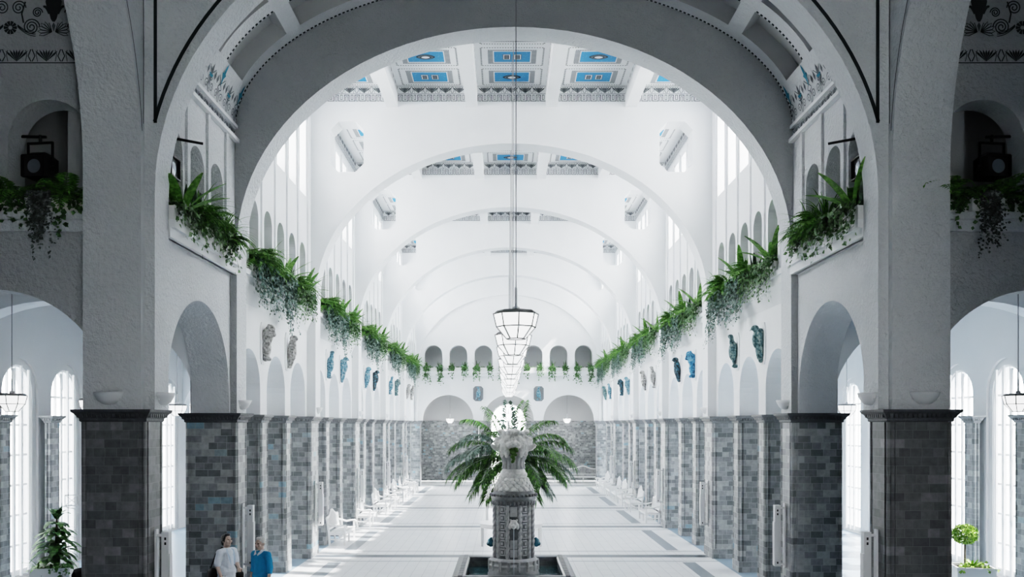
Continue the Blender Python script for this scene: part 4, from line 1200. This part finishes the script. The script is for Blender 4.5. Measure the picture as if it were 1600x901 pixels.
# palm behind the fountain
pt_ = thing('potted_palm', 'large fan of palm fronds rising right behind the fountain', 'palm', (-.03, 25.2, 0))
mb = MB(); mb.lathe([(.0, 0), (.28, 0), (.36, .5), (.38, .55), (.33, .55), (.31, .48), (0, .48)], 24); mb.build('pot', M['trough'], pt_)
mb = MB()
mb.tube([(0, 0, .4), (.02, 0, 1.4), (.0, 0, 2.6), (0, 0, 3.2)], [.14, .12, .12, .15], 12)
for k in range(20): mb.lathe([(.12, .5 + .13 * k), (.155, .56 + .13 * k), (.12, .6 + .13 * k)], 10)
mb.build('trunk', M['trunk'], pt_)
rg = random.Random(9)
def frond(az, el, L, droop, mat):
    mb = MB(); h = Vector((math.cos(az), math.sin(az), 0)); p = Vector((0, 0, 3.1)) + h * .05; v = h * math.cos(el) + Vector((0, 0, math.sin(el)))
    seg = 44; spine = [p.copy()]
    for i in range(seg):
        p = p + v * (L / seg); v = (v + Vector((0, 0, -droop / seg * (.3 + 1.7 * (i / seg) ** 1.3)))).normalized(); spine.append(p.copy())
    mb.tube(spine[::2], [.016 * (1 - i / (seg / 2 + 3)) + .003 for i in range(len(spine[::2]))], 5)
    for i in range(5, seg + 1):
        t = i / seg; d = (spine[i] - spine[i - 1]).normalized(); side = d.cross(Vector((0, 0, 1)))
        side = side.normalized() if side.length > 1e-3 else Vector((1, 0, 0)); up = side.cross(d)
        ll = (L ** .5) * .46 * math.sin(PI * (.16 + .72 * t)) ** .8
        for sg in (-1, 1):
            for q in (0, .5):
                p0 = spine[i] * (1 - q) + spine[i - 1] * q
                dd = (side * sg * rg.uniform(.6, .9) + d * rg.uniform(.5, .8) + up * .12).normalized()
                l_ = ll * rg.uniform(.8, 1.12); w_ = .016; n_ = side if False else up
                r_ = dd.cross(up); r_ = r_.normalized() if r_.length > 1e-3 else side
                pm = p0 + dd * l_ * .5 + Vector((0, 0, -.06 * l_)); pe = p0 + dd * l_ * .86 + Vector((0, 0, -l_ * rg.uniform(.4, .62)))
                mb.add([p0, pm + r_ * w_, pm - r_ * w_, pe], [(0, 1, 2), (1, 3, 2)], 0)
    mb.build('frond', mat, pt_, recalc=False)
frs = [(195, .35, 1.95, 1.5), (178, .1, 1.9, 1.3), (210, .1, 1.9, 1.4), (165, .6, 1.9, 1.5), (222, .55, 1.8, 1.7), (188, -.15, 1.7, 1.0), (235, -.1, 1.6, 1.2),
       (345, .35, 1.95, 1.5), (2, .1, 1.9, 1.3), (330, .1, 1.9, 1.4), (15, .6, 1.9, 1.5), (318, .55, 1.8, 1.7), (352, -.15, 1.7, 1.0), (305, -.1, 1.6, 1.2),
       (185, 1.05, 1.75, 1.5), (150, 1.2, 1.6, .9), (100, 1.35, 1.6, .5), (60, 1.25, 1.75, .9), (20, 1.05, 1.7, 1.5), (5, .85, 1.75, 1.9), (200, .85, 1.7, 1.9), (120, .8, 1.7, 1.3), (75, .7, 1.6, 1.3),
       (205, -.55, 1.6, .6), (335, -.55, 1.6, .6), (225, -.8, 1.5, .4), (315, -.8, 1.5, .4), (250, .7, 1.2, 2.0), (290, .8, 1.2, 2.0)]
for k, (a, e, L, dr) in enumerate(frs): frond(R(a), e, L, dr, M['palm_grey'] if k % 4 == 0 else M['palm'])

# square planters in the aisles
def box_planter(t, w, h):
    mb = MB(); a = w / 2
    mb.panel(rect(-a, a, -a, a), [rect(-a + .04, a - .04, -a + .04, a - .04)], 0, h, lambda u, v, w_: (u, v, w_)); mb.box(-a - .015, a + .015, -a - .015, -a + .03, h - .07, h)
    mb.box(-a + .03, a - .03, -a + .03, a - .03, h - .12, h - .06, 1); mb.build('box', [M['trough'], M['soil']], t)
lp = thing('dracaena_planter', 'tall dark dracaena with small plants in a white square planter by left aisle windows', 'planter', (-10.75, 21.0, 0), R(12))
box_planter(lp, .86, .7)
rg = random.Random(31); mb = MB()
mb.tube([(.05, 0, .6), (.03, .0, 1.3), (.05, 0, 1.8)], [.03, .025, .02], 8); mb.build('stem', M['trunk'], lp)
mb = MB()
for z, n, L, e in ((.85, 22, .66, (.1, .9)), (1.0, 24, .7, (.2, .9)), (1.2, 22, .66, (.2, 1.0)), (1.4, 16, .55, (.2, 1.0)), (1.52, 11, .5, (.1, .8)), (1.8, 10, .42, (.9, 1.45)), (1.68, 7, .5, (.2, .6))): ribbons(mb, rg, n, L, .14, z, (.05, 0), 0, e, .24, 7)
mb.build('dracaena_leaves', M['ivy'], lp, recalc=False)
mb = MB(); ribbons(mb, rg, 26, .42, .05, .66, (-.28, -.15), 0, (.3, 1.2), .2, 6); mb.build('spider_plant', M['fern'], lp, recalc=False)
m2 = MB(); ivy(m2, rg, .5, .45, 26, .62, -.36, 0, .09); mb = MB(); mb.add([(v[0] + .18, v[1], v[2]) for v in m2.v], m2.f, 0); mb.build('trailing_ivy', M['ivy'], lp, recalc=False)
rp = thing('topiary_planter', 'bright ball topiary with low flowers in a white square planter by right aisle windows', 'planter', (10.9, 21.3, 0), R(-12))
box_planter(rp, .84, .66)
mb = MB(); mb.tube([(-.15, 0, .55), (-.15, 0, 1.3)], .02, 8); mb.build('stem', M['trunk'], rp)
rg = random.Random(77); mb = MB()
for k in range(1500):
    v = Vector((rg.gauss(0, 1), rg.gauss(0, 1), rg.gauss(0, 1))).normalized(); p = Vector((-.15, 0, 1.4)) + Vector((v.x * .28, v.y * .28, v.z * .22)) * rg.uniform(.75, 1)
    kite(mb, p, v + Vector((rg.uniform(-.8, .8), rg.uniform(-.8, .8), rg.uniform(-.8, .8))), v, .055, .04)
mb.build('ball_foliage', M['topiary'], rp, recalc=False)
mb = MB(); ribbons(mb, rg, 60, .36, .05, .6, (0, -.05), 0, (.2, 1.2), .2, 5); ivy(mb, rg, .8, .3, 24, .62, -.36, 0, .08); mb.build('low_foliage', M['topiary'], rp, recalc=False)

# ------------------------------------------------------------------ glazed reliefs
def relief_bird(mb):
    mb.ell((0, -.12, .02), (.13, .13, .26), rot=Matrix.Rotation(R(12), 3, 'Y')); mb.caps((.04, -.16, .22), .075, (.02, -.17, .36), .06); mb.ell((-.01, -.19, .4), (.065, .08, .06))
    mb.caps((-.04, -.2, .4), .03, (-.16, -.22, .37), .012); mb.caps((-.06, -.1, -.15), .07, (-.14, -.06, -.4), .03); mb.caps((.04, -.12, -.2), .03, (.06, -.12, -.38), .025)
    mb.ell((.08, -.08, -.38), (.1, .1, .05)); mb.ell((.1, -.14, .0), (.06, .09, .22))
def relief_ram(mb):
    mb.ell((0, -.12, .18), (.18, .15, .2)); mb.ell((-.02, -.2, .34), (.1, .12, .11)); mb.caps((-.02, -.24, .32), .07, (-.04, -.3, .2), .05)
    for sx in (-1, 1):
        mb.tube([(sx * .07, -.2, .4), (sx * .15, -.18, .42), (sx * .19, -.2, .34), (sx * .15, -.24, .28)], [.04, .04, .035, .02], 8)
        mb.caps((sx * .09, -.14, .05), .07, (sx * .07, -.12, -.3), .04); mb.ell((sx * .07, -.15, -.36), (.05, .07, .05))
    mb.ell((0, -.1, -.1), (.15, .12, .24)); mb.ell((0, -.08, -.34), (.1, .09, .08))
def relief_seal(mb):
    mb.caps((0, -.1, -.35), .06, (.02, -.14, -.05), .13); mb.caps((.02, -.14, -.05), .13, (-.02, -.16, .2), .11); mb.ell((-.04, -.2, .34), (.09, .12, .09)); mb.caps((-.05, -.26, .34), .05, (-.1, -.3, .32), .035)
    mb.caps((.1, -.16, .05), .04, (.17, -.2, -.16), .025); mb.caps((-.1, -.16, .05), .04, (-.16, -.2, -.14), .025); mb.ell((.03, -.08, -.4), (.11, .06, .04))
def relief_eagle(mb):
    mb.ell((0, -.14, .1), (.13, .14, .24)); mb.ell((0, -.2, .36), (.075, .1, .08)); mb.caps((0, -.28, .36), .03, (0, -.33, .3), .015)
    for sx in (-1, 1): mb.caps((sx * .14, -.1, .28), .08, (sx * .12, -.06, -.3), .035); mb.caps((sx * .06, -.14, -.1), .06, (sx * .05, -.12, -.34), .03)
    mb.ell((0, -.07, -.36), (.09, .06, .1))
RM = []
pl = MB(); hw, hh, ch = .33, .49, .14
oc = [(-hw, -hh + ch), (-hw + ch, -hh), (hw - ch, -hh), (hw, -hh + ch), (hw, hh - ch), (hw - ch, hh), (-hw + ch, hh), (-hw, hh - ch)]
pl.panel(oc, [], -.025, 0, CROSS); PLM = pl.mesh('plaque', M['plaque'])
PLW = PLM.copy(); PLW.materials[0] = M['plaster']
FIG = {}
for nm, fn in (('bird', relief_bird), ('ram', relief_ram), ('seal', relief_seal), ('eagle', relief_eagle)):
    mb = MB(); fn(mb); o = remesh(mb, nm + '_figure', M['relief_blue'], .02, 3); FIG[nm] = o.data; bpy.data.objects.remove(o)
FIGM = {}
def relief(fig, mat, label, loc, rz, plaque):
    t = thing('wall_relief', label, 'relief', loc, rz, 'ceramic animal reliefs')
    if (fig, mat) not in FIGM:
        me = FIG[fig].copy(); me.materials.clear(); me.materials.append(M[mat]); FIGM[(fig, mat)] = me
    for n, me in (('plaque', plaque), ('%s_figure' % fig, FIGM[(fig, mat)])):
        o = bpy.data.objects.new(n, me); C.objects.link(o); o.parent = t
        if plaque is PLW: o.scale = (.72, 1.0, 1.05)
    return t
cl = {'relief_grey': 'grey', 'relief_blue': 'blue', 'relief_vivid': 'bright blue', 'relief_dark': 'dark teal', 'relief_green': 'blue-green'}
LS = [('ram', 'relief_grey'), ('seal', 'relief_grey'), ('bird', 'relief_blue'), ('eagle', 'relief_blue'), ('seal', 'relief_blue'), ('eagle', 'relief_dark'), ('bird', 'relief_blue'), ('ram', 'relief_green'), ('seal', 'relief_grey'), ('bird', 'relief_grey')]
RS = [('eagle', 'relief_green'), ('bird', 'relief_green'), ('ram', 'relief_vivid'), ('seal', 'relief_dark'), ('bird', 'relief_grey'), ('seal', 'relief_grey'), ('eagle', 'relief_blue'), ('ram', 'relief_dark'), ('bird', 'relief_blue'), ('seal', 'relief_green')]
for s, sd, lst in ((-1, 'left', LS), (1, 'right', RS)):
    n = 0
    for (a, b) in BAYS:
        for k in (-1.225, 1.225):
            fg, mt = lst[n]
            relief(fg, mt, '%s ceramic animal relief on the %s nave wall, %s from the front' % (cl[mt], sd, ORD[n]), (s * XL, (a + b) / 2 + k - .1, 6.0), -s * PI / 2, PLW); n += 1
relief('bird', 'relief_blue', 'blue bird on grey octagonal plaque, end wall left of centre', (-1.98, YE, 6.04), 0, PLM)
o = relief('bird', 'relief_blue', 'blue bird on grey octagonal plaque, end wall right of centre', (1.98, YE, 6.04), 0, PLM)
o.scale = (-1, 1, 1)

# ------------------------------------------------------------------ stage spotlights
def spot_meshes():
    b = MB(); b.box(-.2, .2, -.02, .34, -.19, .16); b.add([(-.2, -.02, .16), (.2, -.02, .16), (.2, .34, .16), (-.2, .34, .16), (-.12, .08, .24), (.12, .08, .24), (.12, .26, .24), (-.12, .26, .24)], [(0, 1, 5, 4), (1, 2, 6, 5), (2, 3, 7, 6), (3, 0, 4, 7), (4, 5, 6, 7)])
    for x in (-.2, .2): b.box(x - .012, x + .012, -.07, 0, -.19, .16)
    for z in (-.19, .16): b.box(-.2, .2, -.07, 0, z - .012, z + .012)
    l = MB(); l.lathe([(.0, 0), (.06, .012), (.12, 0)], 20); lens = MB(); lens.add([(v[0], -.03 - v[2], v[1] - .02) for v in l.v], l.f, 0, True)
    y = MB()
    for x in (-.225, .225): y.box(x - .012, x + .012, .12, .16, -.02, .42)
    y.box(-.235, .235, .12, .16, .4, .43); y.tube([(-.27, .14, 0), (-.2, .14, 0)], .03, 8); y.tube([(.2, .14, 0), (.27, .14, 0)], .03, 8); y.tube([(0, .14, .42), (0, .14, .55)], .025, 8)
    return [('housing', b.mesh('housing', M['black'])), ('lens', lens.mesh('lens', M['lens'])), ('yoke', y.mesh('yoke', M['black']))]
SPM = spot_meshes()
def spotlight(label, loc, rz, tilt=0.):
    t = thing('stage_spotlight', label, 'spotlight', loc, rz, 'stage spotlights in the gallery niches')
    t.rotation_euler = (tilt, 0, rz)
    for n, me in SPM:
        o = bpy.data.objects.new(n, me); C.objects.link(o); o.parent = hs if n == 'lens' else t
        if n == 'housing': hs = o
def lightbar(label, a, b):
    mb = MB(); mb.tube([a, b], .025, 8); tag(mb.build('lighting_bar', M['black']), label, 'bar', 'black lighting bars')
for s, sd in SIDES:
    spotlight('black stage spotlight hanging in the %s transept niche' % sd, (s * 8.12, 15.12, 8.38), R(8) * s)
    lightbar('black bar holding the spotlight in the %s transept niche' % sd, (s * 8.0, 15.26, 8.9), (s * 9.0, 15.26, 8.92))
    spotlight('black stage spotlight seen side-on in the %s crossing niche' % sd, (s * 6.0, 15.66, 8.5), -s * PI / 2)
    lightbar('black bar reaching out of the %s crossing niche' % sd, (s * 6.3, 15.6, 9.05), (s * 5.62, 16.1, 9.05))

# white iron trellis in the left aisle
tr = thing('iron_trellis', 'white iron trellis with crossed lattice head behind the dracaena in left aisle', 'trellis', (-11.13, 23.0, -.0))
mb = MB()
def rod(a, b, r=.014): mb.tube([a, b], r, 6)
for c in (0, 1.3):
    for x in (-.07, .07): rod((c + x, 0, .5), (c + x, 0, 1.75))
    for z in (.95, 1.7): rod((c - .08, 0, z), (c + .08, 0, z))
    for q in (-1, 1):
        mb.tube([(c + q * .07, 0, 1.75), (c + q * .1, 0, 1.85), (c + q * .3, 0, 1.88), (c + q * .34, 0, 1.93)], .012, 6)
        mb.tube([(c + q * .07, 0, .5), (c + q * .12, 0, .3), (c + q * .3, 0, .1), (c + q * .34, 0, 0)], .014, 6)
mb.build('posts', M['grey_metal'], tr)
mb = MB()
for z in (1.93, 2.2): rod((-.36, 0, z), (1.7, 0, z))
for k in range(7):
    x = -.36 + .3433 * k; rod((x, 0, 1.93), (x, 0, 2.2), .01)
    if k < 6: rod((x, 0, 1.93), (x + .3433, 0, 2.2), .009); rod((x, 0, 2.2), (x + .3433, 0, 1.93), .009)
mb.build('lattice_head', M['grey_metal'], tr)
mb = MB()
for r_ in (.5, .62): mb.tube([(.65 + r_ * math.cos(PI * i / 20), .1, .02 + r_ * math.sin(PI * i / 20)) for i in range(21)], .015, 6)
for k in range(7): a = PI * (k + .5) / 7; rod((.65, .1, .02), (.65 + .6 * math.cos(a), .1, .02 + .6 * math.sin(a)), .01)
mb.build('spoked_base', M['grey_metal'], tr)
# black armchair beside the left front pier
ac = thing('armchair', 'black armchair whose rounded back shows beside the nearest left pier', 'armchair', (-8.05, 17.2, 0), R(25))
mb = MB(); mb.lathe([(.36, .1), (.42, .4), (.42, 1.15), (.38, 1.24), (.34, 1.15), (.34, .4)], 20, (0, 0, 0), 0, 0, PI); mb.build('backrest', M['leather'], ac)
mb = MB(); mb.box(-.36, .36, -.4, .3, .12, .46); mb.box(-.42, -.3, -.4, .1, .12, .68); mb.box(.3, .42, -.4, .1, .12, .68); mb.build('seat', M['leather'], ac)
for sx in (-1, 1):
    for y in (-.36, .3): mb = MB(); mb.box(sx * .3 - .02, sx * .3 + .02, y - .02, y + .02, 0, .14); mb.build('leg', M['black'], ac)

# ------------------------------------------------------------------ people
def person(label, loc, rz, woman):
    t = thing('person', label, 'person', loc, rz)
    b = MB()
    hz = 1.625
    hr = Matrix.Rotation(R(-10 if woman else 4), 3, 'X')
    def H(c): return hr @ (Vector(c) - Vector((0, .02, 1.52))) + Vector((0, .02, 1.52))
    # head
    b.ell(H((0, .005, hz + .02)), (.079, .1, .105), 20, 14); b.ell(H((0, -.025, hz - .045)), (.062, .072, .075), 16, 10); b.ell(H((0, -.062, hz - .1)), (.03, .028, .024))
    b.caps(H((0, -.095, hz + .015)), .011, H((0, -.118, hz - .03)), .016); b.ell(H((0, -.095, hz - .065)), (.027, .014, .013))
    for sx in (-1, 1):
        b.ell(H((sx * .032, -.088, hz + .028)), (.027, .014, .01)); b.ell(H((sx * .045, -.072, hz - .03)), (.027, .025, .025)); b.ell(H((sx * .081, .012, hz - .01)), (.012, .022, .033))
        b.ell(H((sx * .014, -.107, hz - .036)), (.011, .012, .01))
    b.caps((0, .02, 1.42), .062, H((0, .015, hz - .05)), .058)
    # trunk
    b.caps((0, .01, 1.36), .11, (0, .02, 1.05), .115); b.caps((-.13, .01, 1.4), .065, (.13, .01, 1.4), .065); b.caps((-.07, .02, .97), .11, (.07, .02, .97), .11)
    for sx in (-1, 1):
        b.caps((sx * .09, .02, .92), .095, (sx * .1, .0, .5), .062); b.caps((sx * .1, .0, .5), .06, (sx * .105, .03, .1), .042); b.caps((sx * .105, .03, .06), .042, (sx * .12, -.12, .04), .036)
    def hand(w, d, n):
        w, d, n = Vector(w), Vector(d).normalized(), Vector(n).normalized(); sd = d.cross(n)
        b.caps(w, .027, w + d * .05, .03); b.caps(w + d * .04 + sd * .022, .024, w + d * .085 + sd * .018, .02); b.caps(w + d * .04 - sd * .022, .024, w + d * .085 - sd * .018, .02)
        for k, L in enumerate((.062, .07, .066, .052)):
            o = sd * (.03 - .02 * k); a_ = w + d * .085 + o; m_ = a_ + d * L * .55 + n * .008; b.caps(a_, .0095, m_, .009); b.caps(m_, .009, m_ + d * L * .4 + n * .022, .008)
        p0 = w + d * .025 + sd * .03; p1 = p0 + d * .035 + sd * .03 + n * .01; b.caps(p0, .014, p1, .011); b.caps(p1, .011, p1 + d * .03 + n * .008, .009)
    arms = []
    if woman:
        arms = [((-.175, .01, 1.4), (-.22, .05, 1.13), (-.2, -.06, .9), (.1, -.4, -1), (.6, -.3, 0)), ((.175, .01, 1.4), (.235, -.02, 1.14), (.1, -.24, 1.06), (-.6, -.7, -.1), (0, -.2, -1))]
    else:
        arms = [((-.185, .01, 1.41), (-.235, .04, 1.13), (-.24, -.04, .89), (0, -.25, -1), (.8, -.2, 0)), ((.185, .01, 1.41), (.235, .04, 1.13), (.245, -.03, .89), (0, -.25, -1), (-.8, -.2, 0))]
    for sh, el, wr, d, n in arms:
        b.caps(sh, .056, el, .043); b.caps(el, .043, wr, .029); hand(wr, d, n)
    remesh(b, 'body', M['skin'], .0075, 2, t)
    # face details
    e = MB()
    for sx in (-1, 1): e.ell(H((sx * .032, -.09, hz + .008)), (.014, .008, .007))
    e.build('eyes', M['eye'], t)
    e = MB(); e.ell(H((0, -.104, hz - .064)), (.024, .006, .006)); e.build('mouth', M['lips'], t)
    # hair
    h = MB()
    if woman:
        h.ell(H((0, .025, hz + .045)), (.092, .103, .1), 20, 14); h.ell(H((0, .075, hz - .02)), (.075, .055, .09)); h.ell(H((0, -.045, hz + .115)), (.065, .05, .03))
        for sx in (-1, 1): h.ell(H((sx * .076, .015, hz + .02)), (.02, .05, .06))
    else:
        h.ell(H((0, .022, hz + .05)), (.087, .1, .085), 20, 14); h.ell(H((0, .065, hz)), (.07, .05, .075)); h.ell(H((.01, -.045, hz + .11)), (.06, .045, .026))
        for sx in (-1, 1): h.ell(H((sx * .076, .02, hz + .03)), (.014, .04, .04))
    remesh(h, 'hair', M['hair_dark'] if woman else M['hair_white'], .008, 1, t, disp=.015, dscale=.03)
    # clothes
    c = MB()
    if woman:
        c.caps((0, .012, 1.36), .135, (0, .02, 1.08), .145); c.caps((-.14, .012, 1.395), .082, (.14, .012, 1.395), .082); c.caps((-.07, .02, 1.0), .145, (.07, .02, 1.0), .145); c.caps((-.08, .02, .86), .14, (.08, .02, .86), .14)
        c.caps((-.178, .012, 1.39), .08, (-.215, .045, 1.17), .072); c.caps((.178, .012, 1.39), .08, (.225, .0, 1.17), .07)
    else:
        c.caps((0, .012, 1.36), .135, (0, .015, 1.08), .148); c.caps((-.15, .012, 1.4), .078, (.15, .012, 1.4), .078); c.caps((-.07, .015, .98), .135, (.07, .015, .98), .135); c.caps((-.07, .015, .88), .13, (.07, .015, .88), .13)
        for sx in (-1, 1): c.caps((sx * .188, .012, 1.4), .074, (sx * .232, .035, 1.15), .062); c.caps((sx * .232, .036, 1.15), .06, (sx * .237, .01, 1.06), .052); c.tube([(sx * .236, .015, 1.08), (sx * .238, .005, 1.04)], .056, 12)
    remesh(c, 'jacket' if woman else 'shirt', M['jacket'] if woman else M['shirt'], .011, 2, t, disp=.02, dscale=.09)
    k = MB()
    if woman:   # lapels and pale blouse front
        for sx in (-1, 1): k.add([(sx * .05, -.06, 1.47), (sx * .1, -.09, 1.44), (sx * .085, -.15, 1.25), (sx * .03, -.165, 1.12), (sx * .045, -.13, 1.3)], [(0, 1, 2, 3, 4)])
        k.build('lapels', plain('pale_blue_lapel', (.5, .6, .72), .8, .1), t, recalc=False)
    else:
        for sx in (-1, 1): k.add([(0, -.1, 1.42), (sx * .075, -.075, 1.485), (sx * .085, .0, 1.5), (sx * .095, -.03, 1.455), (sx * .055, -.135, 1.39)], [(0, 1, 2, 3, 4)])
        k.lathe([(.068, 1.44), (.07, 1.5), (.075, 1.5), (.085, 1.45)], 16, (0, .015, 0), 0, R(-50), R(230))
        k.build('collar', plain('pale_collar', (.6, .68, .74), .8, .1), t, recalc=False)
    p = MB()
    for sx in (-1, 1): p.caps((sx * .085, .02, .93), .118, (sx * .1, .0, .5), .085); p.caps((sx * .1, .0, .5), .085, (sx * .105, .03, .12), .07)
    p.caps((-.05, .02, .97), .118, (.05, .02, .97), .118)
    remesh(p, 'trousers', M['trousers'] if woman else M['trousers_grey'], .012, 2, t)
    for sx in (-1, 1):
        s_ = MB(); s_.caps((sx * .105, .04, .045), .046, (sx * .122, -.13, .035), .04); s_.box(sx * .112 - .045, sx * .112 + .045, -.17, .08, 0, .02); s_.build('shoe', M['leather'], t)
    return t
WL, WR = (-5.9, 18.42, 0), R(58)
person('woman with short dark hair and white short-sleeved jacket looking up to the right', WL, WR, True)
person('white-haired man in a bright blue shirt standing beside the column loudspeaker', (-5.1, 18.0, 0), R(-32), False)
rw = Matrix.Rotation(WR, 3, 'Z')
bg = thing('shoulder_bag', 'black shoulder bag hanging behind the dark-haired woman', 'bag', tuple(Vector(WL) + rw @ Vector((-.2, .2, .93))), WR)
mb = MB(); mb.ell((0, 0, 0), (.08, .14, .15)); mb.box(-.05, .05, -.12, .12, -.14, .08); remesh(mb, 'pouch', M['leather'], .015, 3, bg)
mb = MB(); mb.tube([(0, -.09, .08), (.03, -.2, .3), (.1, -.22, .53), (.14, -.12, .56), (.1, .03, .42), (0, .09, .08)], .012, 6); mb.build('strap', M['leather'], bg)
pz = thing('purse', 'small dark purse held at the waist by the dark-haired woman', 'bag', tuple(Vector(WL) + rw @ Vector((.07, -.29, .93))), WR)
mb = MB(); mb.ell((0, 0, 0), (.1, .05, .09)); mb.box(-.08, .08, -.035, .035, -.09, .06); remesh(mb, 'pouch', M['leather'], .012, 3, pz)
mb = MB(); mb.tube([(-.06, 0, .05), (-.03, 0, .12), (.03, 0, .12), (.06, 0, .05)], .008, 6); mb.build('handle', M['leather'], pz)

# ------------------------------------------------------------------ light
w = bpy.data.worlds.new('sky'); scn.world = w; w.use_nodes = True
bgn = w.node_tree.nodes['Background']; bgn.inputs[0].default_value = (.98, .988, 1.0, 1); bgn.inputs[1].default_value = 20
sun = bpy.data.lights.new('sun', 'SUN'); sun.energy = 26.0; sun.angle = R(1.0); sun.color = (1, .98, .95)
so = bpy.data.objects.new('sun', sun); C.objects.link(so); so.location = (40, 0, 50)
so.rotation_euler = Vector((-1, .22, -.98)).to_track_quat('-Z', 'Y').to_euler()

for s, sd in SIDES:      # soft area lamps added outside the clerestory windows to brighten the nave
    for i, (a, b) in enumerate(BAYS):
        L = bpy.data.lights.new('clerestory_fill', 'AREA'); L.shape = 'RECTANGLE'; L.size = 7.0; L.size_y = 2.6; L.energy = 760; L.color = (1, 1, 1)
        o = bpy.data.objects.new('clerestory_fill', L); C.objects.link(o); o.location = (s * 7.6, (a + b) / 2, 12.4)
        o.rotation_euler = Vector((-s, 0, -.45)).to_track_quat('-Z', 'Y').to_euler()
# ------------------------------------------------------------------ camera
cam = bpy.data.cameras.new('camera'); co = bpy.data.objects.new('camera', cam); C.objects.link(co)
co.location = (-.175, 0, EYE); co.rotation_euler = (PI / 2, 0, 0)
cam.sensor_width = 36; cam.lens = 36 * 1400 / 1600
cam.shift_x = 9.7 / 1600; cam.shift_y = 213 / 1600
cam.clip_start = .05; cam.clip_end = 400
scn.camera = co
